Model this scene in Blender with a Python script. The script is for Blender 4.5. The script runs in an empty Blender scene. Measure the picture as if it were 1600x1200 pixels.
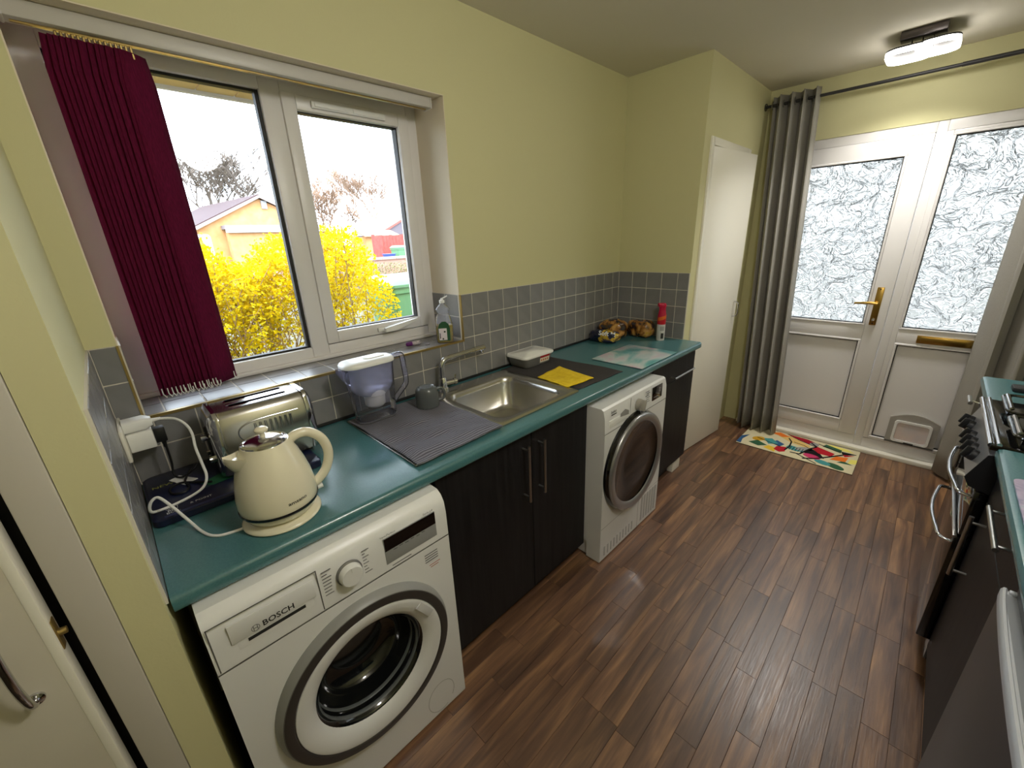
import bpy, bmesh, math, random
from mathutils import Vector, Matrix, noise as mnoise
random.seed(7)
PI = math.pi
scn = bpy.context.scene
COL = scn.collection

# ------------------------------------------------------------------ camera
cam_d = bpy.data.cameras.new('camera'); cam = bpy.data.objects.new('camera', cam_d); COL.objects.link(cam)
cam_d.sensor_fit = 'HORIZONTAL'; cam_d.sensor_width = 36.0; cam_d.lens = 635.2 / 1600 * 36.0
cam_d.clip_start = 0.02; cam_d.clip_end = 300
yaw, pitch, roll = math.radians(45.8122), math.radians(-19.533), math.radians(-2.2991)
Fw = Vector((-math.sin(yaw) * math.cos(pitch), math.cos(yaw) * math.cos(pitch), math.sin(pitch)))
R0 = Vector((math.cos(yaw), math.sin(yaw), 0)); U0 = R0.cross(Fw)
Rt = R0 * math.cos(roll) + U0 * math.sin(roll); Up = -R0 * math.sin(roll) + U0 * math.cos(roll)
M = Matrix((Rt, Up, -Fw)).transposed().to_4x4(); M.translation = Vector((1.5704, 0.0646, 1.5682))
cam.matrix_world = M
scn.camera = cam

# ------------------------------------------------------------------ world, sun, exposure
world = bpy.data.worlds.new('overcast_sky'); scn.world = world; world.use_nodes = True
wn = world.node_tree.nodes; wn.clear()
wo = wn.new('ShaderNodeOutputWorld'); wb = wn.new('ShaderNodeBackground')
wb.inputs[0].default_value = (0.77, 0.88, 1.0, 1); wb.inputs[1].default_value = 4.6
world.node_tree.links.new(wb.outputs[0], wo.inputs[0])
sd = bpy.data.lights.new('hazy_sun', 'SUN'); sd.energy = 1.2; sd.angle = math.radians(14); sd.color = (1, 0.95, 0.86)
so = bpy.data.objects.new('hazy_sun', sd); COL.objects.link(so)
so.rotation_euler = Vector((-0.62, 0.30, -0.72)).to_track_quat('-Z', 'Y').to_euler()
LAMP_FAR, LAMP_ADDED = 4.2, 13.5
vs = scn.view_settings
scn.display_settings.display_device = 'sRGB'
vs.view_transform = 'Standard'; vs.look = 'None'; vs.gamma = 1.0; vs.use_curve_mapping = False; vs.exposure = 1.1

# ------------------------------------------------------------------ helpers
def S(r, g, b, a=1):
    f = lambda c: (c / 255 / 12.92) if c / 255 <= 0.04045 else ((c / 255 + 0.055) / 1.055) ** 2.4
    return (f(r), f(g), f(b), a)

class NT:
    def __init__(s, name):
        s.m = bpy.data.materials.new(name); s.m.use_nodes = True; s.t = s.m.node_tree
        s.b = s.t.nodes['Principled BSDF']; s.o = s.t.nodes['Material Output']
    def n(s, typ, **kw):
        x = s.t.nodes.new('ShaderNode' + typ)
        for k, v in kw.items():
            if k.startswith('i_'):
                key = k[2:]; key = int(key) if key.isdigit() else key.replace('_', ' ')
                x.inputs[key].default_value = v
            else: setattr(x, k, v)
        return x
    def l(s, a, b): s.t.links.new(a, b)
    def ramp(s, fac, stops, interp='LINEAR'):
        r = s.n('ValToRGB'); cr = r.color_ramp; cr.interpolation = interp
        while len(cr.elements) < len(stops): cr.elements.new(0.5)
        for e, (p, c) in zip(cr.elements, stops): e.position = p; e.color = c
        s.l(fac, r.inputs[0]); return r.outputs[0]
    def bump(s, h, strength=0.2, dist=0.01):
        b = s.n('Bump'); b.inputs['Strength'].default_value = strength; b.inputs['Distance'].default_value = dist
        s.l(h, b.inputs['Height']); s.l(b.outputs[0], s.b.inputs['Normal']); return b

def mat(name, col, rough=0.5, metal=0.0, spec=0.5, noise=None, bump=None, emit=None, coat=0, var=0.0):
    """plain principled; noise=(scale, other colour, amount), bump=(scale, strength, dist)"""
    t = NT(name); b = t.b
    b.inputs['Base Color'].default_value = col; b.inputs['Roughness'].default_value = rough
    b.inputs['Metallic'].default_value = metal; b.inputs['Specular IOR Level'].default_value = spec
    if coat: b.inputs['Coat Weight'].default_value = coat; b.inputs['Coat Roughness'].default_value = 0.08
    if emit: b.inputs['Emission Color'].default_value = emit[0]; b.inputs['Emission Strength'].default_value = emit[1]
    tc = t.n('TexCoord')
    src = None
    if noise:
        nz = t.n('TexNoise', i_Scale=noise[0], i_Detail=4.0); t.l(tc.outputs['Object'], nz.inputs['Vector'])
        mx = t.n('Mix', data_type='RGBA'); mx.inputs['A'].default_value = col; mx.inputs['B'].default_value = noise[1]
        r = t.ramp(nz.outputs['Fac'], [(0.35, (0, 0, 0, 1)), (0.65, (noise[2],) * 3 + (1,))])
        t.l(r, mx.inputs['Factor']); src = mx.outputs['Result']
    if var:
        oi = t.n('ObjectInfo'); hs = t.n('HueSaturation')
        mr = t.n('MapRange'); mr.inputs['To Min'].default_value = 1 - var; mr.inputs['To Max'].default_value = 1 + var
        t.l(oi.outputs['Random'], mr.inputs['Value']); t.l(mr.outputs[0], hs.inputs['Value'])
        if src: t.l(src, hs.inputs['Color'])
        else: hs.inputs['Color'].default_value = col
        src = hs.outputs[0]
    if src: t.l(src, b.inputs['Base Color'])
    if bump:
        nb = t.n('TexNoise', i_Scale=bump[0], i_Detail=3.0); t.l(tc.outputs['Object'], nb.inputs['Vector'])
        t.bump(nb.outputs['Fac'], bump[1], bump[2])
    return t.m

ORG = {}
def org(o): return ORG.get(o.name, Vector((0, 0, 0))) if o else Vector((0, 0, 0))

def tag(o, label=None, cat=None, group=None, kind=None):
    if label: o['label'] = label
    if cat: o['category'] = cat
    if group: o['group'] = group
    if kind: o['kind'] = kind
    return o

def thing(name, loc, label, cat, group=None, kind=None):
    o = bpy.data.objects.new(name, None); COL.objects.link(o); o.location = loc; o.empty_display_size = 0.05
    ORG[o.name] = Vector(loc); return tag(o, label, cat, group, kind)

def link(name, me, m, parent=None):
    o = bpy.data.objects.new(name, me); COL.objects.link(o)
    if m is not None and not me.materials:
        for q in (m if isinstance(m, (list, tuple)) else [m]): me.materials.append(q)
    if parent: o.parent = parent
    ORG[o.name] = org(parent)
    return o

class MB:
    """mesh builder in world coordinates"""
    def __init__(s): s.bm = bmesh.new(); s.mi = 0
    def _mark(s, n0):
        s.bm.faces.ensure_lookup_table()
        for f in s.bm.faces[n0:]: f.material_index = s.mi
    def box(s, x0, x1, y0, y1, z0, z1, r=0.0, seg=2):
        n0 = len(s.bm.faces)
        mtx = Matrix.Translation(((x0 + x1) / 2, (y0 + y1) / 2, (z0 + z1) / 2)) @ Matrix.Diagonal((abs(x1 - x0), abs(y1 - y0), abs(z1 - z0), 1))
        g = bmesh.ops.create_cube(s.bm, size=1, matrix=mtx)
        if r > 0:
            es = list({e for v in g['verts'] for e in v.link_edges})
            bmesh.ops.bevel(s.bm, geom=es, offset=r, segments=seg, profile=0.5, affect='EDGES', clamp_overlap=True)
        s._mark(n0); return s
    def obox(s, c, ax, ay, az, hx, hy, hz, r=0.0, seg=2):
        """oriented box"""
        n0 = len(s.bm.faces)
        A = Matrix((Vector(ax).normalized() * hx * 2, Vector(ay).normalized() * hy * 2, Vector(az).normalized() * hz * 2)).transposed().to_4x4()
        A.translation = Vector(c)
        g = bmesh.ops.create_cube(s.bm, size=1, matrix=A)
        if r > 0:
            es = list({e for v in g['verts'] for e in v.link_edges})
            bmesh.ops.bevel(s.bm, geom=es, offset=r, segments=seg, profile=0.5, affect='EDGES', clamp_overlap=True)
        s._mark(n0); return s
    def tube(s, pts, r, n=8, caps=True, closed=False):
        pts = [Vector(p) for p in pts]; k = len(pts); n0 = len(s.bm.faces)
        rs = r if isinstance(r, (list, tuple)) else [r] * k
        rings = []; prev = None
        for i, p in enumerate(pts):
            if closed: d = pts[(i + 1) % k] - pts[i - 1]
            else: d = pts[min(i + 1, k - 1)] - pts[max(i - 1, 0)]
            d.normalize()
            if prev is None:
                a = Vector((0, 0, 1)) if abs(d.z) < 0.9 else Vector((1, 0, 0))
                u = d.cross(a).normalized()
            else:
                u = (prev - d * prev.dot(d))
                u = u.normalized() if u.length > 1e-6 else d.orthogonal().normalized()
            prev = u; v = d.cross(u)
            rings.append([s.bm.verts.new(p + (u * math.cos(2 * PI * j / n) + v * math.sin(2 * PI * j / n)) * rs[i]) for j in range(n)])
        for i in range(k if closed else k - 1):
            a, b = rings[i], rings[(i + 1) % k]
            for j in range(n): s.bm.faces.new((a[j], a[(j + 1) % n], b[(j + 1) % n], b[j]))
        if caps and not closed:
            s.bm.faces.new(list(reversed(rings[0]))); s.bm.faces.new(rings[-1])
        s._mark(n0); return s
    def lathe(s, c, prof, axis='z', n=40, a0=0.0, a1=2 * PI):
        """prof = [(r, h)], h along axis from c"""
        c = Vector(c); n0 = len(s.bm.faces); full = abs(a1 - a0 - 2 * PI) < 1e-6
        ax = {'x': Vector((1, 0, 0)), 'y': Vector((0, 1, 0)), 'z': Vector((0, 0, 1))}[axis]
        u = {'x': Vector((0, 1, 0)), 'y': Vector((0, 0, 1)), 'z': Vector((1, 0, 0))}[axis]; v = ax.cross(u)
        rings = []
        for r, h in prof:
            if r < 1e-6: rings.append([s.bm.verts.new(c + ax * h)])
            else: rings.append([s.bm.verts.new(c + ax * h + (u * math.cos(a0 + (a1 - a0) * j / n) + v * math.sin(a0 + (a1 - a0) * j / n)) * r) for j in range(n if full else n + 1)])
        for a, b in zip(rings, rings[1:]):
            for j in range(n):
                k = (j + 1) % n if full else j + 1
                if len(a) == 1 and len(b) == 1: continue
                if len(a) == 1: s.bm.faces.new((a[0], b[k], b[j]))
                elif len(b) == 1: s.bm.faces.new((a[j], a[k], b[0]))
                else: s.bm.faces.new((a[j], a[k], b[k], b[j]))
        s._mark(n0); return s
    def loft(s, loops, cap0=True, cap1=True):
        n0 = len(s.bm.faces)
        rings = [[s.bm.verts.new(p) for p in L] for L in loops]; n = len(rings[0])
        for a, b in zip(rings, rings[1:]):
            for j in range(n): s.bm.faces.new((a[j], a[(j + 1) % n], b[(j + 1) % n], b[j]))
        if cap0: s.bm.faces.new(list(reversed(rings[0])))
        if cap1: s.bm.faces.new(rings[-1])
        s._mark(n0); return s
    def prism(s, pts, d):
        """polygon pts (3D) extruded by vector d"""
        d = Vector(d); return s.loft([[Vector(p) for p in pts], [Vector(p) + d for p in pts]])
    def poly(s, pts):
        n0 = len(s.bm.faces); s.bm.faces.new([s.bm.verts.new(p) for p in pts]); s._mark(n0); return s
    def grid(s, f, nu, nv, closed_u=False):
        n0 = len(s.bm.faces)
        V = [[s.bm.verts.new(f(i / (nu if closed_u else nu - 1), j / (nv - 1))) for j in range(nv)] for i in range(nu)]
        for i in range(nu if closed_u else nu - 1):
            for j in range(nv - 1):
                k = (i + 1) % nu
                s.bm.faces.new((V[i][j], V[k][j], V[k][j + 1], V[i][j + 1]))
        s._mark(n0); return s
    def build(s, name, m, parent=None, smooth=35, fix=True):
        o0 = org(parent)
        if fix: bmesh.ops.recalc_face_normals(s.bm, faces=s.bm.faces)
        if o0.length > 0: bmesh.ops.translate(s.bm, vec=-o0, verts=s.bm.verts)
        me = bpy.data.meshes.new(name); s.bm.to_mesh(me); s.bm.free()
        if smooth:
            me.shade_smooth(); me.set_sharp_from_angle(angle=math.radians(smooth))
        return link(name, me, m, parent)

def split(o, tol=.003):
    """far-apart islands of one mesh become parts of their own"""
    bm = bmesh.new(); bm.from_mesh(o.data); bm.verts.ensure_lookup_table(); seen, isl = set(), []
    for v in bm.verts:
        if v.index in seen: continue
        st, comp = [v], []; seen.add(v.index)
        while st:
            q = st.pop(); comp.append(q.index)
            for e in q.link_edges:
                w = e.other_vert(q)
                if w.index not in seen: seen.add(w.index); st.append(w)
        cs = [bm.verts[i].co for i in comp]
        isl.append([set(comp), [min(c[k] for c in cs) for k in range(3)], [max(c[k] for c in cs) for k in range(3)]])
    k = 0
    while k < len(isl):
        hit = False
        for j in range(k + 1, len(isl)):
            if all(isl[k][1][d] - tol <= isl[j][2][d] and isl[j][1][d] - tol <= isl[k][2][d] for d in range(3)):
                isl[k] = [isl[k][0] | isl[j][0], [min(a, b) for a, b in zip(isl[k][1], isl[j][1])], [max(a, b) for a, b in zip(isl[k][2], isl[j][2])]]
                isl.pop(j); hit = True; break
        if not hit: k += 1
    bm.free(); out = [o]
    if len(isl) > 1:
        base = o.data; nm = o.name.split('.')[0]
        for n_, (ids, _a, _b) in enumerate(isl):
            me = base.copy(); b2 = bmesh.new(); b2.from_mesh(me); b2.verts.ensure_lookup_table()
            bmesh.ops.delete(b2, geom=[v for v in b2.verts if v.index not in ids], context='VERTS'); b2.to_mesh(me); b2.free()
            if n_ == 0: o.data = me
            else:
                c = bpy.data.objects.new(nm, me); COL.objects.link(c); c.parent = o.parent; ORG[c.name] = org(o.parent); out.append(c)
    return out

def rrect(cx, cy, hx, hy, r, z, n=6):
    pts = []
    for (sx, sy, a) in ((1, 1, 0), (-1, 1, PI / 2), (-1, -1, PI), (1, -1, 1.5 * PI)):
        for k in range(n + 1):
            t = a + PI / 2 * k / n
            pts.append(Vector((cx + sx * (hx - r) + r * math.cos(t), cy + sy * (hy - r) + r * math.sin(t), z)))
    return pts

def text(name, body, size, m, parent, fn, align='CENTER', bold=0.0, xs=1.0):
    """flat lettering mapped by fn(u, v) -> world point"""
    cu = bpy.data.curves.new('lettering', 'FONT'); cu.body = body; cu.size = size; cu.align_x = align; cu.align_y = 'CENTER'
    cu.resolution_u = 2; cu.offset = bold
    to = bpy.data.objects.new('lettering', cu); COL.objects.link(to)
    dg = bpy.context.evaluated_depsgraph_get(); me = bpy.data.meshes.new_from_object(to.evaluated_get(dg))
    bpy.data.objects.remove(to); bpy.data.curves.remove(cu)
    o0 = org(parent)
    for v in me.vertices: v.co = Vector(fn(v.co.x * xs, v.co.y)) - o0
    me.materials.clear(); me.name = name
    return link(name, me, m, parent)

def solid(o, t, off=0):
    md = o.modifiers.new('thickness', 'SOLIDIFY'); md.thickness = t; md.offset = off; return o

def smoothpath(pts, k=6):
    P = [Vector(p) for p in pts]; out = []
    for i in range(len(P) - 1):
        p0, p1, p2, p3 = P[max(i - 1, 0)], P[i], P[i + 1], P[min(i + 2, len(P) - 1)]
        for j in range(k):
            t = j / k
            out.append(0.5 * ((2 * p1) + (-p0 + p2) * t + (2 * p0 - 5 * p1 + 4 * p2 - p3) * t * t + (-p0 + 3 * p1 - 3 * p2 + p3) * t ** 3))
    out.append(P[-1]); return out

def copy_part(o, parent, loc):
    c = o.copy(); COL.objects.link(c); c.parent = parent; c.location = loc; return c

# ------------------------------------------------------------------ materials
m_wall = mat('pale_yellow_paint', S(208, 203, 157), 0.85, bump=(160, 0.12, 0.002))
m_reveal = mat('cream_paint', S(226, 214, 192), 0.8, bump=(120, 0.1, 0.002))
m_ceil = mat('ceiling_paint', S(218, 211, 194), 0.95, bump=(220, 0.15, 0.002))
m_grout = mat('grout', S(206, 200, 188), 0.9, bump=(300, 0.2, 0.001))
m_tile = mat('grey_glazed_tile', S(122, 121, 122), 0.3, noise=(9, S(134, 133, 133), 0.8), var=0.05, bump=(25, 0.04, 0.003))
m_upvc = mat('white_upvc', S(226, 223, 221), 0.35)
m_gasket = mat('black_gasket', S(28, 28, 30), 0.6)
m_whitepaint = mat('white_gloss_paint', S(240, 236, 222), 0.35, bump=(14, 0.08, 0.003))
m_greypaint = mat('greyish_white_frame_paint', S(196, 190, 178), 0.45)
m_work = mat('teal_laminate', S(66, 112, 117), 0.24, spec=0.9, noise=(220, S(76, 122, 126), 0.6), bump=(900, 0.08, 0.0006))
m_black = mat('black_strip', S(16, 16, 18), 0.5)
m_white = mat('appliance_white', S(228, 228, 227), 0.32)
m_white2 = mat('white_plastic', S(235, 235, 232), 0.4)
m_chrome = mat('chrome', S(205, 205, 208), 0.12, 1.0)
m_steelbar = mat('satin_steel', S(185, 184, 182), 0.28, 1.0)
m_dark = mat('dark_grey_plastic', S(44, 43, 44), 0.4)
m_blackg = mat('black_gloss', S(9, 9, 10), 0.08, coat=0.5)
m_silver = mat('silver_plastic', S(168, 168, 170), 0.3, 0.7)
m_gold = mat('brass', S(196, 160, 84), 0.28, 1.0)
m_brasstrim = mat('brass_edge_trim', S(172, 148, 92), 0.35, 0.8)
m_cream = mat('cream_enamel', S(232, 225, 199), 0.14, coat=0.4)
m_ink = mat('black_print', S(35, 35, 37), 0.6)
m_inkgrey = mat('grey_print', S(120, 120, 122), 0.6)
m_greymug = mat('grey_glaze', S(86, 90, 92), 0.2)
m_yellow = mat('yellow_cloth', S(240, 208, 40), 0.95, noise=(60, S(224, 186, 24), 0.8), bump=(400, 0.5, 0.002))
m_teal_txt = mat('white_print', S(225, 228, 230), 0.6)

def wood_black():
    t = NT('black_woodgrain'); tc = t.n('TexCoord'); mp = t.n('Mapping'); mp.inputs['Scale'].default_value = (60, 60, 3)
    t.l(tc.outputs['Object'], mp.inputs['Vector']); nz = t.n('TexNoise', i_Scale=1.0, i_Detail=5.0); t.l(mp.outputs[0], nz.inputs['Vector'])
    t.l(t.ramp(nz.outputs['Fac'], [(0.3, S(15, 15, 17)), (0.75, S(33, 32, 34))]), t.b.inputs['Base Color'])
    t.b.inputs['Roughness'].default_value = 0.5; t.b.inputs['Specular IOR Level'].default_value = 0.3
    t.bump(nz.outputs['Fac'], 0.1, 0.001); return t.m
m_cab = wood_black()

def plank_mat():
    t = NT('dark_wood_plank'); tc = t.n('TexCoord'); oi = t.n('ObjectInfo')
    ml = t.n('Math', operation='MULTIPLY'); ml.inputs[1].default_value = 37.0; t.l(oi.outputs['Random'], ml.inputs[0])
    cb = t.n('CombineXYZ'); t.l(ml.outputs[0], cb.inputs[0]); t.l(ml.outputs[0], cb.inputs[1])
    ad = t.n('VectorMath', operation='ADD'); t.l(tc.outputs['Object'], ad.inputs[0]); t.l(cb.outputs[0], ad.inputs[1])
    mp = t.n('Mapping'); mp.inputs['Scale'].default_value = (26, 2.4, 1); t.l(ad.outputs[0], mp.inputs['Vector'])
    nz = t.n('TexNoise', i_Scale=1.0, i_Detail=3.0, i_Distortion=0.6); t.l(mp.outputs[0], nz.inputs['Vector'])
    mp2 = t.n('Mapping'); mp2.inputs['Scale'].default_value = (190, 9, 1); t.l(ad.outputs[0], mp2.inputs['Vector'])
    fz = t.n('TexNoise', i_Scale=1.0, i_Detail=4.0); t.l(mp2.outputs[0], fz.inputs['Vector'])
    c1 = t.ramp(nz.outputs['Fac'], [(0.28, S(86, 60, 46)), (0.5, S(120, 86, 63)), (0.66, S(154, 114, 80)), (0.80, S(180, 136, 92))])
    mx = t.n('Mix', data_type='RGBA', blend_type='MULTIPLY'); mx.inputs['Factor'].default_value = 0.5
    t.l(c1, mx.inputs['A']); t.l(t.ramp(fz.outputs['Fac'], [(0.3, (0.55, 0.55, 0.55, 1)), (0.62, (1, 1, 1, 1))]), mx.inputs['B'])
    hs = t.n('HueSaturation'); mr = t.n('MapRange'); mr.inputs['To Min'].default_value = 0.72; mr.inputs['To Max'].default_value = 1.22
    t.l(oi.outputs['Random'], mr.inputs['Value']); t.l(mr.outputs[0], hs.inputs['Value']); t.l(mx.outputs['Result'], hs.inputs['Color'])
    t.l(hs.outputs[0], t.b.inputs['Base Color'])
    t.b.inputs['Roughness'].default_value = 0.42
    t.l(t.ramp(fz.outputs['Fac'], [(0.3, (0.30,) * 3 + (1,)), (0.7, (0.42,) * 3 + (1,))]), t.b.inputs['Roughness'])
    t.b.inputs['Specular IOR Level'].default_value = 1.0
    t.bump(fz.outputs['Fac'], 0.25, 0.0015); return t.m
m_plank = plank_mat()

def fabric(name, c1, c2, scale=(900, 900, 900), rough=0.95, bump=0.3, trans=0.0, bd=0.001):
    t = NT(name); tc = t.n('TexCoord'); mp = t.n('Mapping'); mp.inputs['Scale'].default_value = scale
    t.l(tc.outputs['Object'], mp.inputs['Vector']); nz = t.n('TexNoise', i_Scale=1.0, i_Detail=2.0); t.l(mp.outputs[0], nz.inputs['Vector'])
    col = t.ramp(nz.outputs['Fac'], [(0.3, c1), (0.7, c2)]); t.l(col, t.b.inputs['Base Color'])
    t.b.inputs['Roughness'].default_value = rough; t.b.inputs['Specular IOR Level'].default_value = 0.2
    t.bump(nz.outputs['Fac'], bump, bd)
    if trans:
        tr = t.n('BsdfTranslucent'); t.l(col, tr.inputs['Color']); mx = t.n('MixShader'); mx.inputs[0].default_value = trans
        t.l(t.b.outputs[0], mx.inputs[1]); t.l(tr.outputs[0], mx.inputs[2]); t.l(mx.outputs[0], t.o.inputs[0])
    return t.m
m_curtain = fabric('grey_curtain_cloth', S(150, 147, 140), S(178, 174, 165), trans=0.12)
m_blind = fabric('burgundy_blind_cloth', S(84, 12, 44), S(108, 18, 58), (400, 400, 60), trans=0.2)
m_towel = None
def towel_mat(name, c1, c2, freq=190):
    t = NT(name); tc = t.n('TexCoord'); wv = t.n('TexWave', i_Scale=freq / 6.0, i_Distortion=1.2, i_Detail=1.0); wv.bands_direction = 'X'
    t.l(tc.outputs['Object'], wv.inputs['Vector']); nz = t.n('TexNoise', i_Scale=400.0); t.l(tc.outputs['Object'], nz.inputs['Vector'])
    ad = t.n('Math', operation='MULTIPLY_ADD'); ad.inputs[1].default_value = 0.35; t.l(nz.outputs['Fac'], ad.inputs[0]); t.l(wv.outputs['Fac'], ad.inputs[2])
    t.l(t.ramp(ad.outputs[0], [(0.2, c1), (1.0, c2)]), t.b.inputs['Base Color']); t.b.inputs['Roughness'].default_value = 1.0
    t.b.inputs['Specular IOR Level'].default_value = 0.1
    t.bump(ad.outputs[0], 0.8, 0.003); return t.m
m_towel = towel_mat('ribbed_grey_towel', S(84, 83, 90), S(132, 131, 140))
m_towel2 = towel_mat('dark_grey_mat_cloth', S(58, 56, 57), S(86, 83, 83), 320)

def clear(name, tint=(1, 1, 1, 1), gloss=0.06, rough=0.02, ior=1.45, body=None, amount=0.0):
    """thin clear pane: straight-through light plus fresnel gloss, optional milky body colour"""
    t = NT(name); t.t.nodes.remove(t.b)
    tr = t.n('BsdfTransparent'); tr.inputs[0].default_value = tint
    gl = t.n('BsdfGlossy'); gl.inputs['Roughness'].default_value = rough
    fr = t.n('Fresnel'); fr.inputs[0].default_value = ior
    mx = t.n('MixShader'); t.l(fr.outputs[0], mx.inputs[0])
    a = tr.outputs[0]
    if body:
        df = t.n('BsdfDiffuse'); df.inputs[0].default_value = body; tl = t.n('BsdfTranslucent'); tl.inputs[0].default_value = body
        m2 = t.n('MixShader'); m2.inputs[0].default_value = 0.5; t.l(df.outputs[0], m2.inputs[1]); t.l(tl.outputs[0], m2.inputs[2])
        m3 = t.n('MixShader'); m3.inputs[0].default_value = amount; t.l(a, m3.inputs[1]); t.l(m2.outputs[0], m3.inputs[2]); a = m3.outputs[0]
    t.l(a, mx.inputs[1]); t.l(gl.outputs[0], mx.inputs[2]); t.l(mx.outputs[0], t.o.inputs[0]); return t.m
m_pane = clear('window_glass', ior=1.3)
m_plastic = clear('clear_tinted_plastic', S(238, 238, 250), rough=0.08, body=S(236, 236, 250), amount=0.07)
m_milky = clear('milky_plastic', S(240, 240, 250), rough=0.15, body=S(250, 250, 255), amount=0.3)
m_tub = clear('tub_plastic', S(245, 245, 245), rough=0.12, body=S(214, 212, 208), amount=0.5)
m_bottle = clear('clear_bottle_plastic', S(245, 246, 250), rough=0.05, body=S(235, 238, 250), amount=0.22)
m_soap = clear('yellow_soap', S(240, 225, 60), rough=0.05, body=S(232, 206, 10), amount=0.75)

def leaf_glass():
    t = NT('leaf_patterned_glass'); tc = t.n('TexCoord')
    nz = t.n('TexNoise', i_Scale=7.0, i_Detail=1.0, i_Distortion=1.2); t.l(tc.outputs['Object'], nz.inputs['Vector'])
    ad = t.n('VectorMath', operation='MULTIPLY_ADD'); ad.inputs[1].default_value = (0.16, 0.16, 0.16)
    t.l(nz.outputs['Color'], ad.inputs[0]); t.l(tc.outputs['Object'], ad.inputs[2])
    vo = t.n('TexNoise', i_Scale=13.0, i_Detail=1.0, i_Distortion=1.6); t.l(ad.outputs[0], vo.inputs['Vector'])
    h = t.ramp(vo.outputs['Fac'], [(0.30, (0, 0, 0, 1)), (0.40, (1, 1, 1, 1)), (0.45, (0.1, 0.1, 0.1, 1)), (0.53, (1, 1, 1, 1)), (0.58, (0.1, 0.1, 0.1, 1)), (0.72, (1, 1, 1, 1))])
    bp = t.n('Bump'); bp.inputs['Strength'].default_value = 1.0; bp.inputs['Distance'].default_value = 0.0048; t.l(h, bp.inputs['Height'])
    t.t.nodes.remove(t.b)
    rf = t.n('BsdfRefraction'); rf.inputs['Color'].default_value = (0.62, 0.61, 0.59, 1); rf.inputs['Roughness'].default_value = 0.10; rf.inputs['IOR'].default_value = 1.45; t.l(bp.outputs[0], rf.inputs['Normal'])
    tl = t.n('BsdfTranslucent'); tl.inputs[0].default_value = (0.52, 0.515, 0.50, 1)
    gl = t.n('BsdfGlossy'); gl.inputs['Roughness'].default_value = 0.1; t.l(bp.outputs[0], gl.inputs['Normal'])
    m1 = t.n('MixShader'); m1.inputs[0].default_value = 0.42; t.l(rf.outputs[0], m1.inputs[1]); t.l(tl.outputs[0], m1.inputs[2])
    fr = t.n('Fresnel'); t.l(bp.outputs[0], fr.inputs['Normal']); fr.inputs[0].default_value = 1.3
    m2 = t.n('MixShader'); t.l(fr.outputs[0], m2.inputs[0]); t.l(m1.outputs[0], m2.inputs[1]); t.l(gl.outputs[0], m2.inputs[2])
    t.l(m2.outputs[0], t.o.inputs[0]); return t.m
m_leafglass = leaf_glass()

def marble(name, stops, scale=6.0, dist=2.5, rough=0.08):
    t = NT(name); tc = t.n('TexCoord'); nz = t.n('TexNoise', i_Scale=scale, i_Detail=4.0, i_Distortion=dist); t.l(tc.outputs['Object'], nz.inputs['Vector'])
    t.l(t.ramp(nz.outputs['Fac'], stops), t.b.inputs['Base Color']); t.b.inputs['Roughness'].default_value = rough
    return t.m
m_board = marble('teal_pink_marbled_glass', [(0.3, S(60, 138, 148)), (0.42, S(120, 180, 184)), (0.5, S(196, 208, 210)), (0.58, S(206, 180, 196)), (0.7, S(128, 138, 168))], 2.6, 1.2)
m_board2 = marble('lilac_marbled_glass', [(0.35, S(150, 150, 180)), (0.55, S(190, 178, 205)), (0.7, S(130, 180, 190))], 6.0)

def brushed(name, col, rough, sc):
    t = NT(name); tc = t.n('TexCoord'); mp = t.n('Mapping'); mp.inputs['Scale'].default_value = sc; t.l(tc.outputs['Object'], mp.inputs['Vector'])
    nz = t.n('TexNoise', i_Scale=1.0, i_Detail=3.0); t.l(mp.outputs[0], nz.inputs['Vector'])
    t.b.inputs['Base Color'].default_value = col; t.b.inputs['Metallic'].default_value = 1.0
    t.l(t.ramp(nz.outputs['Fac'], [(0.3, (rough * 0.8,) * 3 + (1,)), (0.7, (rough * 1.25,) * 3 + (1,))]), t.b.inputs['Roughness'])
    return t.m
m_sink = mat('satin_sink_steel', S(190, 188, 184), 0.27, 1.0)
m_toast = mat('satin_toaster_steel', S(186, 184, 180), 0.24, 1.0)

# ------------------------------------------------------------------ dimensions
L, B, H, W, D = 2.684, 3.745, 2.473, 0.5025, 0.620; ROOM_H = H
ZC, ZT, T, ZS = 0.910, 1.331, 0.105, 1.1135
YW0, YW1, ZH = 0.0575, 1.2656, 2.136
XR, YN = 2.46, -2.1

def structure(o, label, cat='wall'): return tag(o, label, cat, kind='structure')

# ------------------------------------------------------------------ room shell
floor = MB().box(-0.3, XR + .1, YN - .1, B + .25, -0.06, -0.003).build('floor', mat('floor_underlay', S(52, 38, 30), 0.7), smooth=0)
structure(floor, 'dark brown wood plank floor of the kitchen', 'floor')
strip = 0.072; protos = {}
def plank_mesh(l):
    k = round(l, 3)
    if k not in protos:
        b = MB(); b.box(-strip / 2 + .0003, strip / 2 - .0003, .0003, k - .0003, -0.003, 0.0, 0.0006, 1)
        me = bpy.data.meshes.new('plank'); b.bm.to_mesh(me); b.bm.free(); me.materials.append(m_plank); protos[k] = me
    return protos[k]
rp = random.Random(3)
for i in range(21):
    x = 0.49 + strip * (i + .5); y = -0.55 - rp.random() * 0.4
    while y < B - 0.02:
        l = rp.choice((0.36, 0.45, 0.54)); l = min(l, B - y)
        if B - (y + l) < 0.06: l = B - y
        if y + l > 0.05:
            o = bpy.data.objects.new('plank', plank_mesh(l)); COL.objects.link(o); o.parent = floor; o.location = (x, y, 0)
        y += l
ceil = MB().box(-0.3, XR + .1, YN - .1, B + .25, H, H + .12).build('ceiling', m_ceil, smooth=0)
structure(ceil, 'flat greyish white painted ceiling', 'ceiling')

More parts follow.
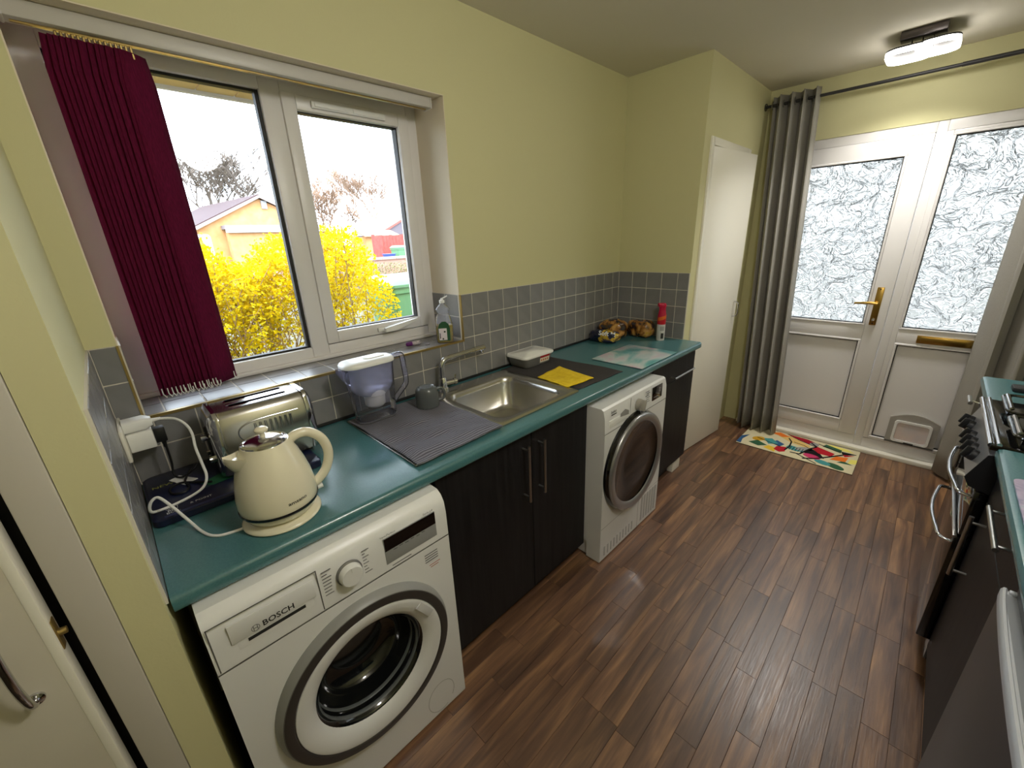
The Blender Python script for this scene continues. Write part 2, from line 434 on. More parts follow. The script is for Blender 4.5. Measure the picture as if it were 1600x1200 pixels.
b = MB()                                                            # window wall with its opening
b.box(-0.30, 0, YN, YW0, 0, H); b.box(-0.30, 0, YW1, B + .25, 0, H)
b.box(-0.30, 0, YW0, YW1, 0, ZS - .008); b.box(-0.30, 0, YW0, YW1, ZH, H)
wall_left = structure(b.build('wall_left', m_wall, smooth=0), 'pale yellow wall with the window, above grey tiles')
b = MB()                                                            # plastered lining of the window reveal
b.box(-0.22, -.0005, YW1 - .003, YW1, ZT, ZH); b.box(-0.22, -.0005, YW0, YW0 + .003, ZT, ZH); b.box(-0.22, -.0005, YW0, YW1, ZH - .003, ZH)
b.build('reveal_lining', m_reveal, wall_left, smooth=0)
b = MB()                                                            # far wall with the opening for the back door
DX0, DX1, DZ = 0.615, 2.12, 2.12
b.box(0.0, DX0, B, B + .25, 0, H); b.box(DX1, XR + .1, B, B + .25, 0, H); b.box(DX0, DX1, B, B + .25, DZ, H)
wall_far = structure(b.build('wall_far', m_wall, smooth=0), 'pale yellow wall around the white glazed back door')
b = MB()                                                            # boxed-in cupboard at the far end
CY0, CY1, CZ = 2.80, 3.43, 2.055
b.box(0, W, L, L + .05, 0, H); b.box(W - .05, W, L + .05, CY0, 0, H); b.box(W - .05, W, CY1, B, 0, H); b.box(W - .05, W, CY0, CY1, CZ, H)
wall_cup = structure(b.build('wall_cupboard', m_wall, smooth=0), 'pale yellow boxed-in cupboard wall at the end of the worktop')
wall_right = structure(MB().box(XR, XR + .1, YN, B, 0, H).build('wall_right', m_wall, smooth=0), 'pale yellow wall behind the cooker')
b = MB(); b.box(0, 0.66, -0.066, -0.006, 0, H)
wall_stub = structure(b.build('wall_near', m_wall, smooth=0), 'pale yellow end wall beside the kettle, tiled on one side')
b = MB(); b.box(0.60, 0.655, -0.95, -0.066, 2.05, H); b.box(0.60, 0.655, YN, -0.95, 0, H); b.box(-0.3, XR + .1, YN - .1, YN, 0, H)
wall_back = structure(b.build('wall_back', m_wall, smooth=0), 'pale yellow wall around the near cupboard door')

# ---- tiles
def tile_set(parent, rects, axis, plane, th=0.006, gap=0.0016, m=m_tile):
    """rects = (a0, a1, b0, b1) in the plane; axis tells the normal"""
    cache = {}
    for (a0, a1, b0, b1) in rects:
        w, h = round(a1 - a0, 4), round(b1 - b0, 4)
        if w < 0.012 or h < 0.012: continue
        if (w, h) not in cache:
            q = MB()
            A, Bb = w / 2 - gap, h / 2 - gap
            if axis == 'x': q.box(0, th, -A, A, -Bb, Bb, .0015, 1)
            elif axis == 'y': q.box(-A, A, 0, th, -Bb, Bb, .0015, 1)
            elif axis == '-y': q.box(-A, A, -th, 0, -Bb, Bb, .0015, 1)
            else: q.box(-A, A, -Bb, Bb, 0, th, .0015, 1)
            me = bpy.data.meshes.new('tile'); q.bm.to_mesh(me); q.bm.free(); me.materials.append(m); cache[(w, h)] = me
        o = bpy.data.objects.new('tile', cache[(w, h)]); COL.objects.link(o); o.parent = parent
        ca, cb = (a0 + a1) / 2, (b0 + b1) / 2
        o.location = {'x': (plane, ca, cb), 'y': (ca, plane, cb), '-y': (ca, plane, cb), 'z': (ca, cb, plane)}[axis]

def cuts(lo, hi, origin, t):
    k = math.ceil((lo - origin) / t - 1e-6); v = [lo]
    while origin + k * t < hi - 1e-6:
        if origin + k * t > lo + 1e-6: v.append(origin + k * t)
        k += 1
    v.append(hi); return list(zip(v, v[1:]))

TH = 0.008
# grout beds stand 2 mm off the walls, tiles 6 mm proud of them
b = MB(); b.box(0, .0066, -0.006, YW0, ZC, ZT); b.box(0, .0066, YW0, YW1, ZC, ZS - .008); b.box(0, .0066, YW1, L, ZC, ZT)
b.box(-0.22, 0, YW0, YW1, ZS - .008, ZS - .0013)
b.box(-0.22, 0, YW0, YW0 + .0066, ZS, ZT); b.box(-0.22, 0, YW1 - .0066, YW1, ZS, ZT)
b.build('grout_bed', m_grout, wall_left, smooth=0)
rects = []
for (y0, y1) in cuts(0.0, L - .008, L + 0.0164, T):
    for k in range(4):
        z1 = ZT - k * T; z0 = z1 - T
        parts = [(y0, y1)]
        if z1 > ZS + .001:
            parts = []
            if y0 < YW0: parts.append((y0, min(y1, YW0)))
            if y1 > YW1: parts.append((max(y0, YW1), y1))
            if z0 < ZS and y1 > YW0 and y0 < YW1:
                q = (max(y0, YW0), min(y1, YW1)); rects.append((q[0], q[1], z0, ZS - .006))
        for (a, c) in parts: rects.append((a, c, z0, z1))
tile_set(wall_left, rects, 'x', .002)
rects = [(x0, x1, y0, y1) for (x0, x1) in cuts(-0.22, -0.004, -0.004, T) for (y0, y1) in cuts(YW0, YW1, YW1, T)]
tile_set(wall_left, rects, 'z', ZS - .006)
rects = [(x0, x1, z0, z1) for (x0, x1) in cuts(-0.22, -0.004, -0.004, T) for (z0, z1) in cuts(ZS, ZT, ZT, T)]
tile_set(wall_left, rects, '-y', YW1 - .002); tile_set(wall_left, rects, 'y', YW0 + .002)
b = MB(); b.box(-.001, .010, YW0 - .004, YW1 + .003, ZS - .008, ZS + .001); b.box(0, .010, YW1 - .003, YW1 + .003, ZS, ZT); b.box(0, .010, YW0 - .003, YW0 + .003, ZS, ZT)
b.build('edge_trim', m_brasstrim, wall_left, smooth=0)
b = MB(); b.box(.0066, W, L - .0066, L, ZC, ZT); b.build('grout_bed', m_grout, wall_cup, smooth=0)
tile_set(wall_cup, [(x0, x1, z0, z1) for (x0, x1) in cuts(0.008, W - .002, 0.008, T) for (z0, z1) in cuts(ZC, ZT, ZT, T)], '-y', L - .002)
b = MB(); b.box(.0066, 0.63, -.006, -.0012, ZC, ZT); b.build('grout_bed', m_grout, wall_stub, smooth=0)
tile_set(wall_stub, [(x0, x1, z0, z1) for (x0, x1) in cuts(0.008, 0.622, 0.008, T) for (z0, z1) in cuts(ZC, ZT, ZT, T)], 'y', -.004, th=.004)

# ------------------------------------------------------------------ window
XF = -0.215
win = thing('window_1', (-0.25, 0.66, ZS), 'white plastic window with a fixed pane and an opening sash', 'window', kind='structure')
b = MB(); y0, y1, z0, z1 = YW0, YW1, ZS - .004, ZH; X0 = -0.285
b.box(X0, XF, y0, y0 + .062, z0, z1, .004); b.box(X0, XF, y1 - .052, y1, z0, z1, .004)
for (ya_, yb_) in ((y0 + .0615, .6365), (.7035, y1 - .0515)):
    b.box(X0, XF - .0004, ya_, yb_, z0, z0 + .06, .004); b.box(X0, XF - .0004, ya_, yb_, z1 - .042, z1, .004)
b.box(X0, XF, 0.636, 0.704, z0, z1, .004)
b.build('frame', m_upvc, win)
b = MB(); gx0, gx1 = -0.262, -0.232                                # glazing beads of the fixed pane
for (a, c, e, f) in ((.112, .624, 1.165, 1.177), (.112, .624, 2.086, 2.098), (.112, .124, 1.165, 2.098), (.624, .64, 1.165, 2.098)):
    b.box(gx0, gx1, a, c, e, f, .002, 1)
b.build('gasket', m_gasket, win)
MB().box(-0.254, -0.25, .118, .63, 1.17, 2.094).build('pane', m_pane, win, smooth=0)
b = MB(); xs = -0.203
b.box(-0.275, xs, .700, .749, 1.175, 2.096, .004); b.box(-0.275, xs, 1.166, 1.215, 1.175, 2.096, .004)
b.box(-0.275, xs - .0004, .7485, 1.1665, 1.175, 1.224, .004); b.box(-0.275, xs - .0004, .7485, 1.1665, 2.047, 2.096, .004)
sash = b.build('sash', m_upvc, win)
b = MB()
for (a, c, e, f) in ((.747, 1.168, 1.222, 1.228), (.747, 1.168, 2.043, 2.049), (.747, .753, 1.222, 2.049), (1.162, 1.168, 1.222, 2.049)):
    b.box(-0.258, -0.226, a, c, e, f, .001, 1)
b.build('gasket', m_gasket, sash)
MB().box(-0.250, -0.246, .75, 1.165, 1.225, 2.046).build('pane', m_pane, sash, smooth=0)
b = MB(); b.box(xs - .001, xs + .012, .80, 1.10, 2.058, 2.082, .004); b.box(xs + .005, xs + .016, .81, .94, 2.062, 2.078, .003); b.box(xs + .005, xs + .016, .96, 1.09, 2.062, 2.078, .003)
b.build('trickle_vent', m_white2, sash)
b = MB(); b.box(xs - .001, xs + .012, .93, 1.00, 1.186, 1.206, .004); b.tube([(xs + .012, .985, 1.196), (xs + .03, .985, 1.196)], .009, 10)
b.loft([[Vector((xs + .022, .955, 1.186)), Vector((xs + .036, .955, 1.186)), Vector((xs + .036, .955, 1.204)), Vector((xs + .022, .955, 1.204))],
        [Vector((xs + .022, 1.01, 1.186)), Vector((xs + .038, 1.01, 1.186)), Vector((xs + .038, 1.01, 1.212)), Vector((xs + .022, 1.01, 1.212))],
        [Vector((xs + .026, 1.13, 1.216)), Vector((xs + .034, 1.13, 1.216)), Vector((xs + .034, 1.13, 1.226)), Vector((xs + .026, 1.13, 1.226))]])
b.build('window_handle', m_white2, sash)
b = MB(); b.box(-0.222, -0.195, YW0 + .004, YW1 - .004, ZS + .001, ZS + .016, .003); b.build('cover_strip', m_upvc, win)

# ------------------------------------------------------------------ vertical blind
bl = thing('vertical_blind', (-0.07, 0.2, ZS + .02), 'burgundy vertical blind gathered at one side of the window', 'blind')
b = MB(); b.box(-0.095, -0.045, .068, 1.232, 2.094, 2.1325, .004); b.box(-0.098, -0.042, 1.228, 1.236, 2.092, 2.1325, .003); b.box(-0.098, -0.042, .064, .072, 2.092, 2.1325, .003)
b.build('headrail', mat('grey_white_rail', S(196, 192, 186), 0.4), bl)
b = MB(); b.box(-.074, -.066, .08, 1.22, 2.090, 2.0955); b.build('rail_slot', m_brasstrim, bl, smooth=0)
rs_ = random.Random(5)
for i in range(15):
    yc = 0.152 + i * 0.0100; ang = math.radians(38 + rs_.uniform(-7, 7)) if i else math.radians(30)
    dx, dy = math.sin(ang), math.cos(ang); zb = 1.150 - 0.0
    hw = 0.0445; cx = -0.072
    def f(u, v, yc=yc, dx=dx, dy=dy, zb=zb, cx=cx):
        s = (u - .5) * 2 * hw; z = zb + v * (2.076 - zb); bow = 0.004 * (1 - (2 * u - 1) ** 2)
        s *= 1 if v < .985 else 0.78
        return Vector((cx - s * dx + bow * dy, yc + s * dy + bow * dx, z))
    sl = MB().grid(f, 5, 14).build('slat', m_blind, bl, smooth=60)
    solid(sl, 0.0012)
    b = MB(); b.tube([(cx, yc, 2.064), (cx, yc, 2.092)], .0028, 6); b.box(cx - .006, cx + .006, yc - .002, yc + .002, 2.062, 2.074); b.build('hanger', m_brasstrim, sl)
    b = MB()                                                       # weight and bead chain at the foot of each slat
    for s in (-1, 1):
        c = Vector((cx - s * hw * .82 * dx, yc + s * hw * .82 * dy, zb - .002))
        b.tube([c + Vector((.003, 0, .024)), c + Vector((.005, 0, 0.006)), c + Vector((.003, .006, -.006)), c + Vector((0.003, .011, .004)), c + Vector((.003, .011, .014))], .0017, 5)
    split(b.build('bead_chain', m_white2, sl))

# ------------------------------------------------------------------ back door
trim = MB(); trim.box(DX0, .665, B + .004, B + .074, 0.03, DZ, .003); trim.box(DX1 - .075, DX1, B + .004, B + .074, 0.03, DZ, .003)
trim.box(.665, 1.407, B + .004, B + .074, 2.064, DZ, .003); trim.box(1.452, DX1 - .075, B + .004, B + .074, 2.064, DZ, .003); trim.box(1.407, 1.452, B + .004, B + .074, 0.03, DZ, .003); trim.box(.665, 1.407, B + .004, B + .074, 0.03, 0.105, .003); trim.box(1.452, DX1 - .075, B + .004, B + .074, 0.03, 0.105, .003)
structure(trim.build('trim_1', m_upvc), 'white plastic frame around the back door', 'door frame')
t2 = MB(); t2.box(DX0, DX1, B - .042, B + .1, 0.0, 0.030, .004); structure(t2.build('trim_2', m_whitepaint), 'cream threshold strip under the back door', 'threshold')

def panel_frame(parent, x0, x1, z0, z1, gz0, gz1, pz0, pz1, gx0, gx1, yf, partname):
    b = MB(); yb = yf + .06
    b.box(x0, gx0, yf, yb, z0, z1, .004); b.box(gx1, x1, yf, yb, z0, z1, .004)
    [b.box(gx0 - .0005, gx1 + .0005, yf + .0004, yb, za, zb_, .004) for (za, zb_) in ((gz1, z1), (pz1, gz0), (z0, pz0))]
    b.build(partname, m_upvc, parent)
    for (za, zb_) in ((gz0, gz1), (pz0, pz1)):                       # beads and gaskets
        b = MB(); w = .013
        for (a, c, e, f) in ((gx0, gx1, za, za + w), (gx0, gx1, zb_ - w, zb_), (gx0, gx0 + w, za + w, zb_ - w), (gx1 - w, gx1, za + w, zb_ - w)):
            b.box(a, c, yf - .006, yf + .02, e, f, .003, 1)
        b.build('bead', m_upvc, parent)
        b = MB(); g = .018
        for (a, c, e, f) in ((gx0 + w, gx1 - w, za + w, za + g), (gx0 + w, gx1 - w, zb_ - g, zb_ - w), (gx0 + w, gx0 + g, za + w, zb_ - w), (gx1 - g, gx1 - w, za + w, zb_ - w)):
            b.box(a, c, yf + .004, yf + .022, e, f)
        b.build('gasket', m_gasket, parent, smooth=0)
    MB().box(gx0 + .010, gx1 - .010, yf + .018, yf + .024, gz0 + .01, gz1 - .01).build('pane', m_leafglass, parent, smooth=0)
    return MB().box(gx0 + .010, gx1 - .010, yf + .016, yf + .036, pz0 + .01, pz1 - .01).build('lower_panel', m_upvc, parent, smooth=0)

door = thing('door_1', (1.03, B, 0.1), 'white back door with leaf-patterned glass and a brass handle', 'door', kind='structure')
panel_frame(door, .667, 1.405, .108, 2.062, .918, 1.967, .203, .821, .765, 1.306, B - .004, 'leaf')
b = MB(); b.box(1.325, 1.362, B - .012, B - .004, .925, 1.178, .004)
hd = b.build('handle', m_gold, door)
b = MB(); b.tube([(1.343, B - .008, 1.075), (1.343, B - .05, 1.075)], .010, 12); b.build('spindle', m_gold, hd)
b = MB(); b.tube(smoothpath([(1.347, B - .052, 1.075), (1.31, B - .055, 1.078), (1.27, B - .056, 1.076), (1.226, B - .054, 1.072)], 4), [.010] * 4 + [.009] * 5 + [.007] * 4, 10); b.build('lever', m_gold, hd)
b = MB(); b.lathe((1.343, B - .012, .965), [(.0, -.004), (.008, -.004), (.009, 0)], 'y', 14); b.box(1.3405, 1.3455, B - .0175, B - .012, .953, .972, .001); b.box(1.336, 1.350, B - .040, B - .016, .958, .964, .002)
b.build('lock_key', m_steelbar, hd)
b = MB()
for z in (1.165, .938): b.lathe((1.343, B - .012, z), [(0, -.002), (.004, -.0015), (.0045, 0)], 'y', 10)
split(b.build('screw', m_dark, hd))
side = thing('window_2', (1.76, B, 0.1), 'white glazed side panel beside the back door', 'side panel', kind='structure')
panel_frame(side, 1.452, 2.045, .108, 2.062, .912, 2.047, .122, .820, 1.482, 2.01, B - .002, 'frame')
b = MB(); b.box(1.58, 1.845, B - .012, B - .001, .835, .884, .003); lp = b.build('letter_plate', m_gold, side)
b = MB(); b.box(1.60, 1.825, B - .016, B - .011, .842, .877, .002); b.build('letter_flap', m_gold, lp)
fl = MB()                                                             # cat flap: arched surround and clear flap
arch = [(1.567, .118), (1.567, .305)] + [(1.567 + .248 * k / 12, .305 + .042 * math.sin(PI * k / 12)) for k in range(1, 12)] + [(1.815, .305), (1.815, .118)]
fl.prism([(x, B + .018, z) for x, z in arch], (0, -.026, 0))
cf = fl.build('cat_flap', mat('grey_white_plastic', S(160, 156, 148), 0.4), side)
b = MB(); lo = rrect(1.69, .215, .094, .078, .02, 0); li = rrect(1.69, .215, .080, .064, .016, 0)
b.loft([[Vector((p.x, B - .0085, p.y)) for p in lo], [Vector((p.x, B - .018, p.y)) for p in lo], [Vector((p.x, B - .018, p.y)) for p in li], [Vector((p.x, B - .0085, p.y)) for p in li]], False, False)
b.build('flap_frame', m_white2, cf)
b = MB(); li = rrect(1.69, .215, .079, .063, .016, 0)
b.prism([(p.x, B - .0088, p.y) for p in li], (0, -.003, 0)); b.build('flap', mat('pinkish_clear_flap', S(226, 206, 196), 0.12, noise=(5, S(196, 198, 206), 0.9)), cf)
b = MB(); b.box(1.665, 1.715, B - .024, B - .0185, .134, .144, .002); b.build('flap_latch', m_dark, cf)

# ------------------------------------------------------------------ end cupboard door (ajar)
tr = MB(); xo = W + .012
for (a, c, e, f) in ((CY0 - .03, CY0 + .012, 0, CZ + .03), (CY1 - .012, CY1 + .03, 0, CZ + .03), (CY0 + .012, CY1 - .012, CZ - .012, CZ + .03)):
    tr.box(W - .06, xo, a, c, e, f, .003)
structure(tr.build('trim_3', m_whitepaint), 'off white frame around the end cupboard door', 'door frame')
a5 = math.radians(6.0); hx, hy = W + .002, CY0 + .016
dvec = Vector((math.sin(a5), math.cos(a5), 0)); nvec = Vector((math.cos(a5), -math.sin(a5), 0))
d2 = thing('door_2', (hx, hy, 0.01), 'plain off white cupboard door standing slightly open beside the curtain', 'door', kind='structure')
b = MB(); b.obox(Vector((hx, hy, 0)) + dvec * .30 - nvec * .012 + Vector((0, 0, 1.025)), dvec, nvec, (0, 0, 1), .30, .016, 1.015, .003); b.build('leaf', m_whitepaint, d2)
b = MB(); c = Vector((hx, hy, 0)) + dvec * .555 + nvec * .004
b.tube(smoothpath([c + Vector((0, 0, .965)), c + nvec * .028 + Vector((0, 0, .975)), c + nvec * .034 + Vector((0, 0, 1.02)), c + nvec * .028 + Vector((0, 0, 1.065)), c + Vector((0, 0, 1.075))], 4), .0045, 8)
b.build('handle', m_chrome, d2)

# ------------------------------------------------------------------ near cupboard door
tr = MB(); tr.box(.60, .662, -.119, -.067, 0, 2.05, .003); tr.box(.60, .662, -.95, -.89, 0, 2.05, .003); tr.box(.60, .662, -.89, -.119, 1.995, 2.05, .003)
structure(tr.build('trim_4', m_greypaint), 'grey white frame of the near cupboard door', 'door frame')
structure(MB().box(.585, .612, -.150, -.1195, 0, 1.995).build('gap_shade_stop', m_black, smooth=0), 'door stop painted black for the shade in the gap beside the near cupboard door', 'door frame')  # stop coloured black to stand in for the deep shade of the gap
d3 = thing('door_3', (.65, -.5, 0.01), 'off white near cupboard door with a curved chrome handle', 'door', kind='structure')
a7 = math.radians(2.5); hv = Vector((.640, -.885, 0)); dv = Vector((math.sin(a7), math.cos(a7), 0)); nv = Vector((math.cos(a7), -math.sin(a7), 0))
b = MB(); b.obox(hv + dv * .374 - nv * .016 + Vector((0, 0, 1.0)), dv, nv, (0, 0, 1), .374, .018, .985, .002)
b.build('leaf', mat('aged_white_door_paint', S(206, 200, 184), 0.5, noise=(3, S(196, 188, 168), 0.7)), d3)
b = MB(); b.obox(hv + dv * .7425 - nv * .0155 + Vector((0, 0, 1.0)), dv, nv, (0, 0, 1), .0065, .0182, .9852, .001); b.build('lit_edge_strip', m_whitepaint, d3)  # whiter strip: light falling on the door edge, put into the paint
b = MB(); e = hv + dv * .7495; b.obox(e - nv * .014 + Vector((0, 0, .975)), nv, (0, 0, 1), dv, .009, .03, .0015, .001); b.lathe(e - nv * .014 + Vector((0, 0, .975)), [(.0, .012), (.006, .011), (.007, 0)], 'y', 12)
b.build('latch', m_brasstrim, d3)
b = MB(); c = hv + dv * .70 + nv * .002
b.tube(smoothpath([c + Vector((0, 0, .885)), c + nv * .022 + Vector((0, 0, .892)), c + nv * .036 + Vector((0, 0, .94)), c + nv * .038 + Vector((0, 0, .98)), c + nv * .036 + Vector((0, 0, 1.02)), c + nv * .022 + Vector((0, 0, 1.063)), c + Vector((0, 0, 1.07))], 5), .0058, 12)
for z in (.885, 1.07): b.lathe(c + Vector((0, 0, z)), [(.012, -.004), (.011, .004), (.006, .006)], 'x', 16)
b.build('handle', m_chrome, d3)

# ------------------------------------------------------------------ worktop with sink cut-out
BY0, BY1, BX0, BX1 = 1.035, 1.455, .125, .515
def nose(y0, y1, xb, b):
    prof = [(xb, ZC - .04), (D - .010, ZC - .04)] + [(D - .012 + .012 * math.sin(a), ZC - .028 - .012 * math.cos(a)) for a in (0.5, 1.1, PI / 2)] + [(D - .014 + .014 * math.cos(a), ZC - .014 + .014 * math.sin(a)) for a in (0.25, .7, 1.15, PI / 2)] + [(xb, ZC)]
    b.loft([[Vector((x, y0, z)) for x, z in prof], [Vector((x, y1, z)) for x, z in prof]])
b = MB(); nose(0.001, BY0, .009, b); nose(BY0, BY1, BX1, b); b.box(.009, BX0, BY0, BY1, ZC - .04, ZC); nose(BY1, L - .001, .009, b)
wt = thing('worktop', (.31, 1.3, ZC - .04), 'long teal laminate worktop under the window', 'worktop')
b.build('slab', m_work, wt, smooth=40)
b = MB(); b.box(.0085, .018, .46, L - .01, ZC + .0004, ZC + .012, .002); b.build('seal_strip', m_black, wall_left)

# ------------------------------------------------------------------ washing machine
wm = thing('washing_machine', (.38, .328, 0), 'white washing machine with a grey ringed porthole door under the kettle', 'washing machine')
wy0, wy1, wx = .028, .630, .680
b = MB()
prof = [(.10, .02), (wx - .004, .02), (wx, .03), (wx, .715), (wx - .003, .718), (wx, .721)] + [(wx - .001, .80), (wx - .006, .835), (wx - .018, .855), (wx - .035, .866), (.10, .868)]
def holed_body(prof, y0, y1, fx, za, zb_, cy, cz, r):
    """extruded shell whose flat front (x = fx, za..zb_) has a round opening"""
    q = MB(); q.loft([[Vector((x, y0, z)) for x, z in prof], [Vector((x, y1, z)) for x, z in prof]]); q.bm.faces.ensure_lookup_table()
    kill = [f for f in q.bm.faces if all(abs(v.co.x - fx) < 1e-5 for v in f.verts) and abs(max(v.co.z for v in f.verts) - zb_) < 1e-5 and abs(min(v.co.z for v in f.verts) - za) < 1e-5]
    bmesh.ops.delete(q.bm, geom=kill, context='FACES_ONLY'); ang = sorted({2 * PI * k / 72 for k in range(72)} | {math.atan2(z - cz, y - cy) % (2 * PI) for y in (y0, y1) for z in (za, zb_)})
    def edge(a):
        c, s_ = math.cos(a), math.sin(a); t_ = min([((y1 if c > 0 else y0) - cy) / c if abs(c) > 1e-9 else 9, ((zb_ if s_ > 0 else za) - cz) / s_ if abs(s_) > 1e-9 else 9])
        return Vector((fx, cy + c * t_, cz + s_ * t_))
    q.loft([[edge(a) for a in ang], [Vector((fx, cy + r * math.cos(a), cz + r * math.sin(a))) for a in ang]], False, False)
    bmesh.ops.remove_doubles(q.bm, verts=q.bm.verts, dist=.0002); return q
b = holed_body(prof, wy0, wy1, wx, .03, .715, .335, .437, .19)
b.build('body', m_white, wm, smooth=28)
b = MB()
for y in (.07, .59):
    for x in (.16, .62): b.lathe((x, y, 0), [(0, 0), (.02, 0), (.02, .012), (.01, .021)], 'z', 12)
split(b.build('foot', m_dark, wm))
cyw, czw = .335, .437
b = MB(); b.lathe((0, cyw, czw), [(.252, wx - .002), (.2505, wx + .008), (.242, wx + .024), (.239, wx + .026)], 'x', 96)
dr = b.build('porthole_door', mat('brushed_grey_ring', S(146, 146, 143), 0.4), wm, smooth=60)
b = MB(); b.lathe((0, cyw, czw), [(.2405, wx + .0255), (.219, wx + .029), (.216, wx + .028), (.214, wx + .024)], 'x', 96); b.build('dark_ring', mat('dark_bronze_ring', S(58, 54, 52), 0.4), dr, smooth=60)
b = MB(); b.lathe((0, cyw, czw), [(.2150, wx + .020), (.213, wx + .027), (.205, wx + .029), (.175, wx + .020), (.164, wx + .012), (.159, wx + .006)], 'x', 96)
b.build('white_ring', m_white, dr, smooth=60)
b = MB(); b.lathe((0, cyw, czw), [(.1605, wx + .007), (.152, wx + .002), (.146, wx - .03), (.140, wx - .075), (.125, wx - .11), (.08, wx - .118), (0, wx - .12)], 'x', 72)
b.build('drum_glass', mat('dark_porthole_glass', S(18, 20, 21), 0.06, coat=0.6), dr, smooth=60)
b = MB(); b.lathe((0, cyw, czw), [(.150, wx - .006), (.146, wx - .010), (.148, wx - .018)], 'x', 72); b.lathe((0, cyw, czw), [(.1475, wx - .03), (.1435, wx - .034), (.1445, wx - .044)], 'x', 72)
b.build('seal', mat('grey_rubber', S(96, 100, 100), 0.4), dr, smooth=60)
b = MB(); b.obox((wx + .0285, cyw + .196 * math.cos(.55), czw + .196 * math.sin(.55)), (1, 0, 0), (0, -math.sin(.55), math.cos(.55)), (0, math.cos(.55), math.sin(.55)), .002, .034, .012, .001); b.build('grip_shade', mat('grip_shade_grey', S(206, 206, 206), 0.4), dr)  # grey patch painted for the shade in the ring's handle recess
def seam(b, pts, x, w=.0011):
    for (p, q) in zip(pts, pts[1:]):
        p, q = Vector((x, *p)), Vector((x, *q)); d = (q - p); b.obox((p + q) / 2, d, (1, 0, 0), d.cross(Vector((1, 0, 0))), d.length / 2 + w, .0006, w)
b = MB(); seam(b, [(.034, .724), (.034, .842), (.252, .842), (.252, .724)], wx - .0002); seam(b, [(wy0, .718), (wy1, .718)], wx - .0002, .0014)
b.build('panel_seam', mat('shadow_seam', S(96, 95, 92), 0.7), wm, smooth=0)
b = MB(); b.loft([[Vector((wx - .0005, .075, .752)), Vector((wx - .0005, .235, .752)), Vector((wx - .0005, .235, .776)), Vector((wx - .0005, .075, .776))],
                  [Vector((wx + .001, .085, .752)), Vector((wx + .001, .225, .752)), Vector((wx + .001, .225, .766)), Vector((wx + .001, .085, .766))]])
b.box(wx - .0005, wx + .003, .066, .242, .776, .826, .001)
dw = b.build('detergent_drawer', m_white, wm)
MB().box(wx + .0006, wx + .0018, .095, .215, .762, .770).build('drawer_slot', m_ink, dw, smooth=0)
b = MB(); b.lathe((wx, .326, .787), [(.0335, -.001), (.0335, .004), (.030, .006)], 'x', 40); dl = b.build('program_dial', mat('dial_rim', S(128, 127, 126), 0.35, 0.3), wm)
b = MB(); b.lathe((wx, .326, .787), [(.030, .004), (.0285, .020), (.026, .023), (0, .0235)], 'x', 40); b.box(wx + .022, wx + .0245, .3255, .3275, .800, .812); b.build('dial_cap', m_white, dl)
b = MB(); rr_ = random.Random(2)
for k in range(8):
    z = .826 - k * .0098; b.box(wx - .001, wx + .0004, .262, .262 + rr_.uniform(.012, .024), z, z + .0022); b.box(wx - .001, wx + .0004, .365, .371 + rr_.uniform(0, .014), z - .002, z)
for k in range(4): b.box(wx - .001, wx + .0004, .540, .585, .690 - k * .0085, .6935 - k * .0085)
b.box(wx - .001, wx + .0004, .44, .50, .727, .730)
tag(b.build('fine_print', m_inkgrey, wm, smooth=0), kind='stuff')
b = MB(); b.box(wx - .001, wx + .0004, .552, .590, .648, .6505); b.box(wx - .001, wx + .0004, .556, .584, .640, .6425); b.build('red_print', mat('red_print', S(176, 108, 100), 0.6), wm, smooth=0)
b = MB(); b.box(wx - .002, wx + .0012, .425, .590, .741, .825, .001); ds = b.build('display', mat('display_grey', S(150, 152, 152), 0.15), wm)
MB().box(wx + .0012, wx + .0017, .426, .589, .784, .824).build('display_screen', m_blackg, ds, smooth=0)
b = MB()
for k in range(6): b.box(wx + .0012, wx + .0016, .45 + k * .018, .461 + k * .018, .777 + (k % 2) * .002, .7785 + (k % 2) * .002)
tag(b.build('key_legend', m_ink, ds, smooth=0), kind='stuff')
pl = lambda x, y, z: (lambda u, v: (x, y + u, z + v))
text('brand_lettering', 'BOSCH', .0205, m_ink, dw, pl(wx + .0034, .160, .787), bold=.0004)
b = MB(); b.lathe((wx + .003, .113, .787), [(.0085, 0), (.0085, .0004), (.0072, .0004), (.0072, 0)], 'x', 28)
b.box(wx + .003, wx + .0035, .1085, .1100, .781, .793); b.box(wx + .003, wx + .0035, .1160, .1175, .781, .793); b.box(wx + .003, wx + .0035, .109, .117, .7862, .7878)
b.build('emblem', m_inkgrey, dw)
text('series_lettering', 'Serie | 4', .010, m_inkgrey, wm, pl(wx + .0003, .568, .833))
text('program_lettering', 'VarioPerfect', .009, m_inkgrey, wm, pl(wx + .0003, .440, .833))
b = MB(); pts = [(.533 + .052 * math.cos(t * PI / 16) , .098 + .062 * math.sin(t * PI / 16)) for t in range(-3, 27)]; seam(b, pts, wx - .0002, .0008); b.build('filter_flap', mat('flap_seam', S(170, 170, 168), 0.6), wm, smooth=0)

